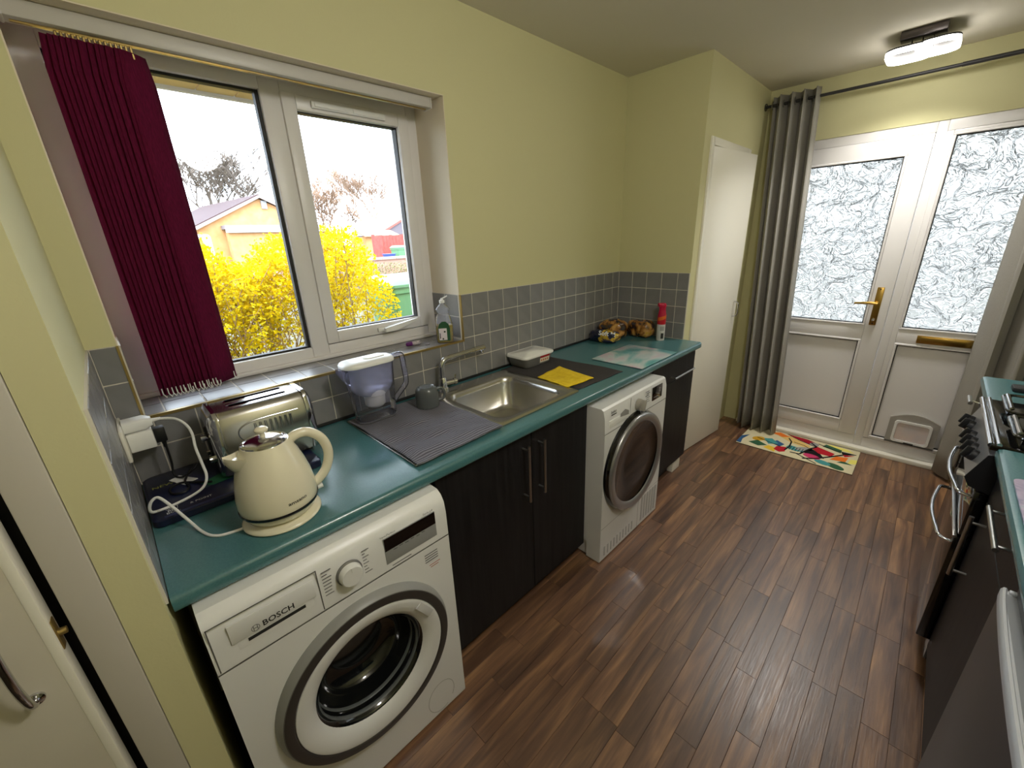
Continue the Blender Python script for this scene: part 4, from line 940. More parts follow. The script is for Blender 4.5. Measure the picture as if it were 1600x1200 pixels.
def bread_mat(name, navy):
    t = NT(name); tc = t.n('TexCoord'); nz = t.n('TexNoise', i_Scale=14.0, i_Detail=3.0, i_Distortion=0.8); t.l(tc.outputs['Object'], nz.inputs['Vector'])
    st = [(0.30, S(24, 28, 52)), (0.40, S(52, 36, 22)), (0.48, S(150, 100, 44)), (0.56, S(196, 150, 84)), (0.64, S(190, 150, 40)), (0.74, S(30, 32, 58))] if not navy else [(0.36, S(22, 28, 58)), (0.5, S(40, 42, 70)), (0.54, S(196, 160, 40)), (0.62, S(206, 174, 60)), (0.68, S(90, 60, 30))]
    t.l(t.ramp(nz.outputs['Fac'], st), t.b.inputs['Base Color']); t.b.inputs['Roughness'].default_value = 0.22; t.b.inputs['Coat Weight'].default_value = 0.5
    n2 = t.n('TexNoise', i_Scale=30.0, i_Detail=3.0); t.l(tc.outputs['Object'], n2.inputs['Vector']); t.bump(n2.outputs['Fac'], 0.6, 0.006); return t.m
m_bread, m_wrap = bread_mat('brown_gold_bread_wrap', False), bread_mat('navy_gold_bread_wrap', True)
def lump(c, ax, half, m, name, parent, seed, flat=.0, pw=3.0, rough=.10):
    ax = Vector(ax).normalized(); ay = Vector((0, 0, 1)).cross(ax).normalized(); c = Vector(c)
    def f(u, v):
        a = 2 * PI * u; e = -PI / 2 + PI * v
        sg = lambda t, p: math.copysign(abs(t) ** (2 / p), t)
        x, y, z = sg(math.cos(e), pw) * sg(math.cos(a), pw), sg(math.cos(e), pw) * sg(math.sin(a), pw), sg(math.sin(e), pw)
        d = 1 + rough * mnoise.noise(Vector((x * 2.2, y * 2.2, z * 2.2 + seed))) + rough * .5 * mnoise.noise(Vector((x * 6, y * 6 + seed, z * 6)))
        p = c + ax * x * half[0] * d + ay * y * half[1] * d + Vector((0, 0, z * half[2] * d)); p.z = max(p.z, ZC + .0012); return p
    b = MB(); b.grid(f, 36, 20, True); bmesh.ops.remove_doubles(b.bm, verts=b.bm.verts, dist=.0008); return b.build(name, m, parent, smooth=60)
b1 = thing('bread_loaf', (.12, 2.42, ZC), 'crumpled navy and gold bread bag lying in the worktop corner', 'bread')
lump((.112, 2.458, ZC + .062), (.75, .25, 0), (.092, .072, .064), m_bread, 'loaf', b1, 2.0)
lump((.122, 2.345, ZC + .036), (.75, -.05, 0), (.098, .062, .040), m_wrap, 'bag_end', b1, 6.0, rough=.2)
text('bag_lettering', 'Soft M', .040, m_teal_txt, b1, lambda u, v: Vector((.140, 2.345, ZC + .036)) + Vector((.45, -.78, .42)).normalized() * .073 + Vector((.80, .52, -.12)).normalized() * u + Vector((-.10, .30, .95)).normalized() * v, bold=.0008)
b2 = thing('bread_loaf', (.24, 2.60, ZC), 'wrapped golden brown loaf behind the crumpled bread bag', 'bread')
lump((.235, 2.606, ZC + .056), (1, -.08, 0), (.090, .054, .055), m_bread, 'loaf', b2, 11.0, pw=3.6)
b = MB(); 
sc = thing('air_freshener', (.388, 2.587, ZC), 'red and white air freshener spray can beside the bread', 'spray can')
b = MB(); b.lathe((.388, 2.587, ZC), [(0, 0), (.0245, 0), (.026, .004), (.026, .100), (.0262, .106)], 'z', 32); b.build('lower_can', mat('can_white_print', S(206, 203, 200), 0.35), sc)
m_red = mat('crimson_plastic', S(190, 14, 62), 0.3)
b = MB(); b.lathe((.388, 2.587, ZC), [(.0262, .106), (.0265, .145)], 'z', 32); b.build('upper_can', mat('red_can_print', S(196, 28, 44), 0.3), sc)
b = MB(); b.lathe((.388, 2.587, ZC), [(.0264, .145), (.026, .165), (.0215, .190), (.0205, .205), (.022, .218), (.0235, .228), (.018, .240), (0, .243)], 'z', 32); b.obox((.388 - .012, 2.587 - .012, ZC + .229), (1, 1, 0), (1, -1, 0), (0, 0, 1), .012, .016, .012, .004); b.build('nozzle_cap', m_red, sc)
def cyl_patch(cx, cy, r, a0, a1, z0, z1, zs=0.0, n=10):
    q = MB(); q.grid(lambda u, v: Vector((cx + r * math.cos(a0 + (a1 - a0) * u), cy + r * math.sin(a0 + (a1 - a0) * u), z0 + (z1 - z0) * v + zs * u)), n, 2); return q
q = cyl_patch(.388, 2.587, .0269, -2.1, .5, ZC + .128, ZC + .150, .02); q.build('orange_band', mat('orange_can_print', S(224, 110, 40), 0.35), sc)
q = cyl_patch(.388, 2.587, .02645, -1.05, -.35, ZC + .014, ZC + .05); q.build('barcode', m_ink, sc)
q = cyl_patch(.388, 2.587, .02645, -1.35, -.3, ZC + .066, ZC + .095); q.build('printed_patch', mat('pale_grey_print', S(160, 158, 156), 0.5), sc)

# ------------------------------------------------------------------ washing-up liquid and small things on the sill
lx, ly = -.028, 1.182; lz = ZS + .0005
lq = thing('soap_bottle', (lx, ly, lz), 'clear washing-up liquid bottle with yellow soap and a green label', 'bottle')
adir = Vector((.55, .83, 0)).normalized(); bdir = Vector((.83, -.55, 0))
def bl_(w, d, z, off=0.0): return [Vector((lx, ly, lz + z)) + adir * (p.x + off) + bdir * p.y for p in rrect(0, 0, w, d, min(w, d) * .75, 0, 5)]
b = MB(); b.loft([bl_(.036, .020, .001), bl_(.040, .023, .006), bl_(.041, .024, .09), bl_(.034, .021, .122), bl_(.026, .018, .138), bl_(.030, .018, .150), bl_(.033, .019, .158), bl_(.024, .016, .170), bl_(.012, .012, .182), bl_(.010, .010, .190)], True, True); b.build('bottle_body', m_bottle, lq, smooth=60)
b = MB(); b.loft([bl_(.0355, .0195, .002), bl_(.0388, .0220, .007), bl_(.0395, .0228, .085)], True, True); b.build('soap', m_soap, lq, smooth=60)
b = MB(); b.lathe((lx, ly, lz + .188), [(.0125, 0), (.0125, .012), (.007, .015), (.005, .022), (0, .022)], 'z', 20); b.obox(Vector((lx, ly, lz + .212)) + adir * .012, adir + Vector((0, 0, .45)), bdir, Vector((0, 0, 1)), .016, .006, .003, .002); b.build('cap', m_white2, lq)
lab = [(-.028, .012), (.024, .012), (.026, .07), (.020, .092), (.006, .104), (-.010, .104), (-.024, .092), (-.030, .07)]
P = lambda a, z, e: Vector((lx, ly, lz + z)) + adir * a + bdir * (.0245 + e)
b = MB(); b.prism([P(a, z, 0) for a, z in lab], bdir * .0005); lb = b.build('label_green', mat('green_label', S(36, 86, 52), 0.5), lq, smooth=0)
b = MB(); b.prism([P(a, z, .0006) for a, z in ((-.027, .016), (.010, .016), (.010, .072), (-.027, .072))], bdir * .0003); b.build('label_white', mat('white_label', S(222, 214, 220), 0.5), lb, smooth=0)
b = MB(); b.prism([P(a, z, .001) for a, z in ((-.024, .024), (-.020, .024), (-.020, .05), (-.024, .05))], bdir * .0002); b.prism([P(a, z, .001) for a, z in ((-.013, .018), (-.006, .018), (-.006, .026), (-.013, .026))], bdir * .0002); b.prism([P(a, z, .001) for a, z in ((-.004, .052), (.004, .052), (.004, .06), (-.004, .06))], bdir * .0002); tag(b.build('label_print', m_ink, lb, smooth=0), kind='stuff')
lt = thing('plastic_tube', (-.10, 1.045, ZS), 'small purple and white plastic tube lying on the tiled sill', 'tube')
b = MB(); b.tube([(-.101, 1.010, ZS + .012), (-.098, 1.014, ZS + .012), (-.096, 1.038, ZS + .012)], [.006, .0095, .0105], 14); b.build('purple_end', mat('purple_plastic', S(96, 26, 108), 0.35), lt)
b = MB(); b.tube([(-.096, 1.038, ZS + .012), (-.090, 1.078, ZS + .012)], .0105, 14); b.build('white_end', mat('white_tube_print', S(200, 192, 196), 0.4, noise=(90, S(60, 56, 66), 0.9)), lt)
b = MB(); b.lathe((-.058, 1.098, ZS + .0005), [(0, 0), (.011, 0), (.012, .003), (.009, .006), (0, .0065)], 'z', 20); tag(b.build('sink_plug', mat('grey_rubber_plug', S(130, 128, 136), 0.5)), 'tiny grey round stopper on the sill by the soap', 'stopper')

# ------------------------------------------------------------------ curtains and pole
pole = thing('curtain_pole', (1.3, 3.655, 2.36), 'long thin black curtain pole above the back door', 'curtain pole')
b = MB(); b.tube([(W + .004, 3.655, 2.362), (1.45, 3.655, 2.362)], .0095, 12); b.tube([(1.44, 3.655, 2.362), (XR - .004, 3.655, 2.362)], .0115, 12); b.build('rod', m_dark, pole)
b = MB()
for x in (W + .004, XR - .004): b.lathe((x, 3.655, 2.362), [(.022, -.003), (.022, .003)], 'x', 16)
split(b.build('end_socket', m_dark, pole))
def curtain(name, label, top, bot, folds, amp, y0, z0, z1, ph=0.0, nx=None, tail=None):
    nx = folds * 14
    def f(u, v):
        z = z0 + (z1 - z0) * v; w = 1 - v
        x = (top[0] + (top[1] - top[0]) * u) * v + (bot[0] + (bot[1] - bot[0]) * u) * w
        a = amp * (0.85 + .35 * w)
        s = math.sin(2 * PI * folds * u + ph)
        y = y0 + a * (abs(s) ** .75) * math.copysign(1, s) + .01 * mnoise.noise(Vector((u * 5, v * 2, 1))) * w
        x += .012 * math.sin(4 * PI * folds * u + ph) * (top[1] - top[0]) / .3
        return Vector((x, y - .03 * w * w, z))
    c = thing(name, ((top[0] + top[1]) / 2, y0, z0), label, 'curtain', 'grey curtains at the back door')
    o = MB().grid(f, nx, 16).build('cloth', m_curtain, c, smooth=80); solid(o, .0025)
    b = MB()
    for k in range(folds * 2):
        x = top[0] + (top[1] - top[0]) * (k + (.0 if not ph else .5)) / (folds * 2)
        if x < W + .03: continue
        b.lathe((x, y0, 2.362), [(.022, -.003), (.026, 0), (.022, .003), (.018, .0), (.022, -.003)], 'x', 16)
    split(b.build('eyelet', m_steelbar, c, smooth=50)); return c
curtain('curtain', 'grey curtain gathered beside the end cupboard door', (.548, .815), (.648, .935), 4, .050, 3.655, .018, 2.412)
curtain('curtain', 'grey curtain hanging behind the cooker end of the worktop', (1.80, 2.36), (1.82, 2.40), 5, .050, 3.655, .022, 2.412, ph=.6)

# ------------------------------------------------------------------ door mat
dm = thing('door_mat', (1.108, 3.49, 0), 'colourful abstract patterned mat in front of the back door', 'mat')
MX0, MX1, MY0, MY1 = .748, 1.467, 3.293, 3.694
m_matb = fabric('mat_cream_pile', S(208, 198, 160), S(226, 216, 182), (300, 300, 300), bump=.5)
b = MB(); b.loft([rrect(1.1075, 3.4935, .3595, .2005, .006, .0005, 3), rrect(1.1075, 3.4935, .3595, .2005, .006, .0055, 3), rrect(1.1075, 3.4935, .358, .199, .005, .0065, 3)]); b.build('pile', m_matb, dm, smooth=40)
b = MB(); lo = rrect(1.1075, 3.4935, .3615, .2025, .008, 0, 3)
b.loft([[p + Vector((0, 0, .0002)) for p in lo], [p + Vector((0, 0, .004)) for p in lo]], True, False); b.build('border', m_dark, dm, smooth=40)
pal = {'black': S(24, 22, 24), 'red': S(176, 30, 44), 'crimson': S(150, 20, 40), 'orange': S(224, 116, 40), 'yellow': S(222, 184, 60), 'gold': S(196, 150, 40), 'green': S(52, 92, 66), 'teal': S(70, 142, 144), 'blue': S(52, 88, 128), 'pink': S(196, 60, 104), 'grey': S(150, 150, 148), 'lemon': S(226, 216, 110), 'sand': S(214, 180, 110)}
mm = {k: fabric('mat_' + k, v, tuple(min(1, c * 1.15) for c in v[:3]) + (1,), (300, 300, 300), bump=.4) for k, v in pal.items()}
def shape(colr, pts, lvl=0):
    q = MB(); q.prism([(MX0 + u * (MX1 - MX0), MY0 + v * (MY1 - MY0), .0063 + lvl * .0003) for u, v in pts], (0, 0, .0007)); return q.build('printed_shape', mm[colr], dm, smooth=0)
def blob(cx, cy, rx, ry, rot=0.0, n=16, p0=0.0):
    return [(cx + rx * math.cos(2 * PI * k / n) * math.cos(rot) - ry * math.sin(2 * PI * k / n) * math.sin(rot), cy + (rx * math.cos(2 * PI * k / n) * math.sin(rot) + ry * math.sin(2 * PI * k / n) * math.cos(rot)) * 1.7) for k in range(n)]
def strokeline(pts, w=.007, lvl=3, colr='black'):
    for (a, c) in zip(pts, pts[1:]):
        dx, dy = c[0] - a[0], (c[1] - a[1]); Ln = math.hypot(dx, dy * .56) or 1; nx_, ny_ = -dy * .56 / Ln * w, dx / Ln * w * 1.79
        shape(colr, [(a[0] - nx_, a[1] - ny_), (c[0] - nx_, c[1] - ny_), (c[0] + nx_, c[1] + ny_), (a[0] + nx_, a[1] + ny_)], lvl)
shape('blue', [(0, .02), (.045, .02), (.03, .22), (.06, .5), (0, .35)]); shape('gold', blob(.16, .42, .05, .07, -.6), 1); shape('green', [(.10, .16), (.20, .10), (.27, .22), (.16, .34)], 1); shape('yellow', [(.25, .10), (.36, .03), (.36, .2), (.28, .24)], 1)
shape('teal', [(.2, .5), (.27, .3), (.35, .42), (.27, .58)], 2); shape('blue', [(.28, .42), (.37, .3), (.40, .46), (.32, .56)], 1); shape('red', [(.34, .14), (.40, .08), (.44, .16), (.43, .36), (.35, .3)], 2)
shape('teal', [(.42, .34), (.52, .30), (.60, .36), (.58, .46), (.44, .5)]); shape('sand', [(.30, .80), (.44, .62), (.62, .56), (.60, .7), (.40, .92)]); shape('orange', [(.22, .86), (.34, .78), (.40, .86), (.30, .97)], 1); shape('crimson', [(.36, .98), (.5, .84), (.62, .74), (.66, .86), (.56, .96)], 1)
shape('grey', blob(.57, .48, .085, .045, .75), 1); shape('grey', blob(.63, .80, .04, .05, 0), 2); shape('red', [(.62, .62), (.66, .74), (.82, .62), (.80, .46), (.70, .46)], 2); shape('black', [(.58, .34), (.62, .6), (.72, .44), (.76, .30), (.66, .28)], 1); shape('pink', blob(.66, .26, .075, .05, -.2), 3)
shape('green', [(.70, .82), (.72, .95), (.86, .86), (.86, .72)], 1); shape('lemon', [(.72, .93), (.86, .84), (.96, .86), (.90, .95), (.76, .98)]); shape('orange', [(.80, .34), (.84, .54), (.93, .60), (.92, .40)], 2); shape('teal', blob(.76, .14, .07, .045, -.35), 2); shape('green', blob(.86, .12, .08, .05, -.5), 1); shape('lemon', [(.94, .36), (1.0, .42), (1.0, .6), (.95, .56)]); shape('red', [(.88, .68), (.97, .74), (.90, .60)], 1); shape('black', [(.86, .78), (.98, .80), (.88, .66)]); shape('green', [(.86, .3), (.98, .34), (.9, .42)])
strokeline([(.40, .80), (.44, .66), (.45, .42), (.43, .22)]); strokeline([(.14, .46), (.24, .40), (.38, .32)], .005); strokeline([(.48, .20), (.56, .22), (.62, .58), (.66, .72), (.60, .84)], .009); strokeline([(.60, .08), (.70, .22), (.80, .46), (.88, .66)], .010); strokeline([(.52, .22), (.62, .12), (.72, .02)], .006); strokeline([(.66, .88), (.80, .78), (.98, .80)], .006); strokeline([(.37, .97), (.5, .82), (.66, .70)], .005); strokeline([(.46, .68), (.56, .64), (.60, .58)], .004)
for k in range(5): strokeline([(.46 + k * .026, .30), (.465 + k * .026, .46)], .003)

# ------------------------------------------------------------------ ceiling lamps
m_led = mat('led_glow', (1, 1, 1, 1), 0.4, emit=((1.0, 0.97, 0.92, 1), 7.0))
def lamp(loc, label, watts, kind):
    H0 = ROOM_H; H = H0; x, y = loc; c = thing('ceiling_lamp', (x, y, H), label, 'ceiling lamp', 'led ceiling lamps')
    MB().box(x - .085, x + .085, y - .10, y - .02, H - .036, H, .002).build('canopy', mat('gunmetal', S(92, 86, 84), 0.3, 0.8), c)
    b = MB()
    for dx in (-.04, .0, .04): b.tube([(x + dx, y - .05, H - .034), (x + dx, y - .02, H - .062)], .004, 8)
    split(b.build('stem', m_chrome, c))
    for (cx, hx, H) in ((x - .050, .088, H0), (x + .058, .080, H0 + .0045)):
        o1, o2 = rrect(cx, y + .03, hx, .115, .06, 0, 8), rrect(cx, y + .03, hx - .012, .103, .05, 0, 8)
        b = MB(); b.loft([[p + Vector((0, 0, H - .066)) for p in o1], [p + Vector((0, 0, H - .086)) for p in o1], [p + Vector((0, 0, H - .086)) for p in o2], [p + Vector((0, 0, H - .066)) for p in o2], [p + Vector((0, 0, H - .066)) for p in o1]], False, False)
        b.build('led_ring', m_led, c, smooth=50)
        b = MB(); b.loft([[p + Vector((0, 0, H - .058)) for p in o1], [p + Vector((0, 0, H - .0655)) for p in o1]]); b.build('ring_plate', mat('satin_ring_plate', S(70, 68, 67), 0.5, 0.3), c, smooth=50)
    ld_ = bpy.data.lights.new('lamp_light', kind); ld_.energy = watts; ld_.color = (1.0, 0.97, 0.92)
    if kind == 'AREA': ld_.shape = 'DISK'; ld_.size = 0.24; ld_.spread = math.radians(125)
    else: ld_.shadow_soft_size = 0.12
    lo_ = bpy.data.objects.new('lamp_light', ld_); COL.objects.link(lo_); lo_.parent = c; lo_.location = (0, .02, -.10 if kind == 'AREA' else -.24)
    return c
lamp((1.285, 3.335), 'silver ceiling lamp with two glowing led rings near the back door', LAMP_FAR, 'AREA')
lamp((1.78, .80), 'unseen led ceiling lamp added to brighten the near end of the kitchen', LAMP_ADDED, 'POINT')  # added lamp out of view, lifts the light in the near half

# ------------------------------------------------------------------ right-hand run: cooker, worktops, cabinets
RX = 1.842
def wt_right(name, y0, y1, label, ye=True):
    b = MB(); xf = 1.820; prof = [(XR - .002, ZC - .04), (xf + .012, ZC - .04), (xf + .003, ZC - .034), (xf, ZC - .026), (xf, ZC - .014), (xf + .004, ZC - .004), (xf + .014, ZC), (XR - .002, ZC)]
    b.loft([[Vector((x, y0, z)) for x, z in prof], [Vector((x, y1, z)) for x, z in prof]]); return tag(b.build(name, m_work, smooth=40), label, 'worktop')
wt_right('worktop', 2.412, 2.775, 'short teal worktop between the cooker and the curtain')
wt_right('worktop', .10, 1.885, 'teal worktop on the near side of the cooker')
cabinet('cabinet', (2.15, 2.59, 0), 'black cabinet between the cooker and the curtain', XR - .02, RX + .02, 2.414, 2.772, RX, [('door', 2.416, 2.770, .10, .865, (RX, 2.46, .58), (RX, 2.46, .80))], face=-1)
cabinet('drawer_cabinet', (2.15, 1.63, 0), 'black cabinet with a drawer and a door beside the cooker', XR - .02, RX + .02, 1.232, 1.883, RX,
        [('drawer', 1.234, 1.882, .735, .866, (RX, 1.385, .842), (RX, 1.605, .842)), ('door', 1.234, 1.882, .10, .731, (RX, 1.76, .50), (RX, 1.76, .722))], face=-1)
dw_ = thing('kitchen_appliance', (2.15, .92, 0), 'dark appliance with a curved silver top edge in the near right corner', 'appliance')
m_brown = mat('dark_brown_grey_panel', S(60, 56, 54), 0.4); wxf, q0, q1 = 1.806, .625, 1.222
b = MB(); b.box(wxf + .02, XR - .02, q0, q1, .02, .866, .002); b.build('body', m_dark, dw_)
b = MB(); b.box(wxf, wxf + .019, q0, q1, .09, .829, .004); b.build('door_panel', m_brown, dw_)
def bow(y): return wxf - .010 * math.sin(PI * min(1, max(0, (y - q0) / (q1 - q0)))) ** .5
b = MB(); loops = []; loop2 = []
for k in range(41):
    t_ = k / 40; y = q0 + (q1 - q0) * (.5 - .5 * math.cos(PI * t_)); xo = bow(y)
    loops.append([Vector((wxf + .019, y, .832)), Vector((xo + .003, y, .831)), Vector((xo, y, .835)), Vector((xo, y, .851)), Vector((xo + .003, y, .856)), Vector((xo + .007, y, .856)), Vector((xo + .010, y, .850)), Vector((wxf + .032, y, .850))])
b.loft(loops); m_fasc = mat('light_silver_fascia', S(196, 198, 200), 0.35, 0.3); b.build('fascia', m_fasc, dw_, smooth=45)
b = MB(); b.box(wxf + .010, wxf + .030, q1 - .012, q1 - .001, .849, .856, .002); b.box(wxf + .010, wxf + .030, q0 + .001, q0 + .012, .849, .856, .002); split(b.build('fascia_end', m_fasc, dw_))
MB().box(wxf + .004, wxf + .031, q0 + .014, q1 - .014, .8495, .8512).build('fascia_inset', mat('grey_inset', S(150, 152, 154), 0.35, 0.3), dw_, smooth=0)
MB().box(wxf + .06, wxf + .08, q0, q1, 0, .088).build('plinth', m_black, dw_, smooth=0)

ck = thing('cooker', (2.12, 2.148, 0), 'black freestanding cooker with chrome handles between the right-hand worktops', 'cooker')
c0, c1, cx_ = 1.892, 2.405, 1.825
b = MB(); b.box(cx_ + .02, XR - .03, c0, c1, .03, .895, .003); b.build('body', m_blackg, ck)
b = MB()
for y in (1.92, 2.37): b.lathe((1.90, y, 0), [(.018, 0), (.018, .01), (.010, .034)], 'z', 12); b.lathe((2.36, y, 0), [(.018, 0), (.018, .01), (.010, .034)], 'z', 12)
split(b.build('foot', m_black, ck))
b = MB(); b.box(1.806, 1.846, c0, c1, .118, .566, .003); od = b.build('oven_door', m_blackg, ck)
MB().box(1.802, 1.812, c0, c1, .560, .570, .001).build('door_trim', m_steelbar, od)
b = MB(); b.box(1.812, 1.846, c0, c1, .578, .745, .003); gd = b.build('grill_door', m_blackg, ck)
def bowhandle(parent, yc, hw, z, x0, out):
    b = MB(); pts = [(x0, yc - hw, z), (x0 - out * .55, yc - hw * .96, z + .004)] + [(x0 - out * (.62 + .38 * math.cos(PI * t / 2)), yc + hw * t * .92, z + .006) for t in (-.8, -.5, -.2, .2, .5, .8)] + [(x0 - out * .55, yc + hw * .96, z + .004), (x0, yc + hw, z)]
    sp_ = smoothpath(pts, 4); b.tube(sp_, .0062, 12); return b.build('handle', m_chrome, parent)
bowhandle(od, 2.148, .215, .520, 1.808, .052); bowhandle(gd, 2.148, .215, .705, 1.814, .052)
b = MB(); prof = [(1.842, .748), (1.794, .762), (1.780, .790), (1.812, .878), (1.842, .884)]
b.loft([[Vector((x, c0, z)) for x, z in prof], [Vector((x, c1, z)) for x, z in prof]]); b.build('control_panel', m_silver, ck, smooth=30)
b = MB(); b.prism([(x - (.002 if x < 1.84 else 0), c0 - .004, z) for x, z in prof], (0, .004, 0)); b.build('panel_end', m_black, ck, smooth=0)
nrm = Vector((-.94, 0, .34)).normalized()
for k, y in enumerate((1.985, 2.045, 2.105, 2.165, 2.28, 2.335)):
    c = Vector((1.797, y, .832)); b = MB(); R_ = .021
    q = MB(); u_ = Vector((0, 1, 0)); v_ = nrm.cross(u_)
    loops = [[c + nrm * h + (u_ * math.cos(2 * PI * j / 20) + v_ * math.sin(2 * PI * j / 20)) * r for j in range(20)] for r, h in ((R_, -.004), (R_, .012), (R_ * .82, .018))]
    q.loft(loops); q.obox(c + nrm * .022, nrm, v_, u_, .010, .020, .005, .002); kn = q.build('control_knob', m_black, ck, smooth=40)
    b.obox(c + nrm * .0325, nrm, v_, u_, .0008, .019, .0012); b.build('knob_marker', m_chrome, kn, smooth=0)
b = MB(); b.box(1.806, XR - .04, c0, c1, .8955, .915, .004); hb = b.build('hob', m_blackg, ck)
b = MB(); b.tube([(1.808, c0 + .002, .912), (1.808, c1 - .002, .912)], .008, 12); b.tube([(1.824, c0 + .002, .917), (1.824, c1 - .002, .917)], .006, 12); b.build('front_rail', m_chrome, hb)
b = MB(); b.tube([(1.800, 2.345, .905), (1.772, 2.345, .915)], .003, 8); b.tube([(1.772, 2.30, .915), (1.772, 2.39, .915)], .007, 10); b.build('lid_bar', m_steelbar, hb)
for (x, y, r) in ((1.97, 2.02, .048), (1.97, 2.28, .040), (2.24, 2.02, .040), (2.24, 2.28, .055)):
    q = MB(); q.lathe((x, y, .915), [(r, .0), (r, .010), (r * .8, .014), (r * .78, .018), (0, .019)], 'z', 28); q.build('burner', m_dark, hb)
for y0_, y1_ in ((1.905, 2.138), (2.158, 2.392)):
    q = MB(); zt2 = .945
    pts = rrect(2.105, (y0_ + y1_) / 2, .255, (y1_ - y0_) / 2, .04, zt2, 5); q.tube(pts, .005, 8, closed=True)
    for x in (1.97, 2.24):
        yc_ = (y0_ + y1_) / 2
        q.tube([(x, y0_, zt2), (x, yc_ - .03, zt2 + .004)], .0045, 6); q.tube([(x, y1_, zt2), (x, yc_ + .03, zt2 + .004)], .0045, 6)
    for x in (1.87, 2.34):
        for y in (y0_ + .012, y1_ - .012): q.tube([(x, y, .914), (x, y, zt2)], .005, 6)
    q.build('pan_support', m_blackg, hb)
    q = MB(); q.tube([(1.860, y0_ + .03, .952), (1.860, y1_ - .03, .952)], .006, 10); q.build('support_bar', m_chrome, hb)
b = MB(); b.box(1.895, 2.06, 2.575, 2.64, ZC + .0005, ZC + .018, .003); bk = thing('black_case', (1.98, 2.61, ZC), 'small flat black case on the worktop beyond the cooker', 'case'); b.build('case', m_black, bk)
MB().box(1.900, 2.055, 2.606, 2.608, ZC + .0175, ZC + .0186).build('case_seam', m_inkgrey, bk, smooth=0)
gb2 = thing('chopping_board', (2.02, 1.52, ZC), 'lilac marbled glass board on the worktop beside the cooker', 'chopping board')
b = MB(); b.loft([rrect(2.02, 1.52, .185, .145, .02, ZC + .003, 5), rrect(2.02, 1.52, .185, .145, .02, ZC + .008, 5)]); b.build('glass_slab', m_board2, gb2, smooth=40)
b = MB()
for x in (1.87, 2.17):
    for y in (1.40, 1.64): b.lathe((x, y, ZC), [(0, 0), (.006, 0), (.006, .0032), (0, .0032)], 'z', 10)
split(b.build('foot', m_black, gb2))

m_outwhite = mat('outdoor_white', S(150, 150, 150), 0.5)
# ------------------------------------------------------------------ outside
m_grass = mat('garden_ground', S(62, 60, 46), 0.95, noise=(1.2, S(84, 80, 64), 0.9), bump=(8, 0.5, 0.05))
b = MB()
b.grid(lambda u, v: Vector((-.3 - 70 * u, -30 + 80 * v, -.12 + .55 * min(1, 70 * u / 11))), 30, 12)
b.poly([(-.3, B + .25, -.12), (30, B + .25, -.12), (30, 60, -.12), (-.3, 60, -.12)])
gd_ = b.build('garden_ground', m_grass, fix=False); structure(gd_, 'pale garden ground outside the window', 'ground')
b = MB(); b.box(-.3, 6, B + .25, B + 4, -.12, -.06); structure(b.build('trim_5', mat('pale_paving', S(154, 151, 143), 0.9)), 'pale paving outside the back door', 'paving')
# eaves over the window
ev = thing('eaves', (-.55, .7, 2.24), 'timber soffit boards and gutter above the window outside', 'eaves')
m_soff = mat('timber_soffit', S(168, 144, 103), 0.7, noise=(6, S(146, 121, 83), 0.8)); k = 0
yb_ = -.6
while yb_ < 3.9:
    MB().box(-.93, -.31, yb_ + .002, yb_ + .148, 2.250, 2.266, .002, 1).build('soffit_board', m_soff, ev); yb_ += .15
MB().box(-.955, -.931, -.6, 3.9, 2.236, 2.42, .002).build('fascia_board', mat('weathered_fascia', S(159, 153, 151), 0.7), ev)
b = MB(); b.grid(lambda u, v: Vector((-1.01 + .052 * math.cos(PI + PI * u), -.6 + 4.5 * v, 2.335 + .052 * math.sin(PI + PI * u))), 9, 2); gt = b.build('gutter', mat('grey_gutter', S(138, 135, 136), 0.5), ev, smooth=60); solid(gt, .003)

# forsythia bush
def island(name, c1, c2, c3, trans=.35):
    t = NT(name); g = t.n('NewGeometry'); col = t.ramp(g.outputs['Random Per Island'], [(0.0, c1), (0.55, c2), (1.0, c3)]); t.l(col, t.b.inputs['Base Color']); t.b.inputs['Roughness'].default_value = 0.7; t.b.inputs['Specular IOR Level'].default_value = 0.1
    tr_ = t.n('BsdfTranslucent'); t.l(col, tr_.inputs[0]); mx = t.n('MixShader'); mx.inputs[0].default_value = trans; t.l(t.b.outputs[0], mx.inputs[1]); t.l(tr_.outputs[0], mx.inputs[2]); t.l(mx.outputs[0], t.o.inputs[0]); return t.m
m_forsy = island('forsythia_yellow', S(208, 173, 0), S(208, 185, 7), S(208, 196, 55))
m_bark = mat('pale_brown_stem', S(143, 116, 83), 0.9)
fb = thing('forsythia_bush', (-2.45, 1.0, -.02), 'large forsythia bush full of yellow blossom outside the window', 'bush')
rf_ = random.Random(11); b = MB(); tips = []
top_z = lambda y: 1.60 + .10 * math.sin(y * 5.1) + .07 * math.sin(y * 11 + 1) - .55 * max(0, (y - 1.75) / .45) ** 2 - .10 * max(0, .7 - y)
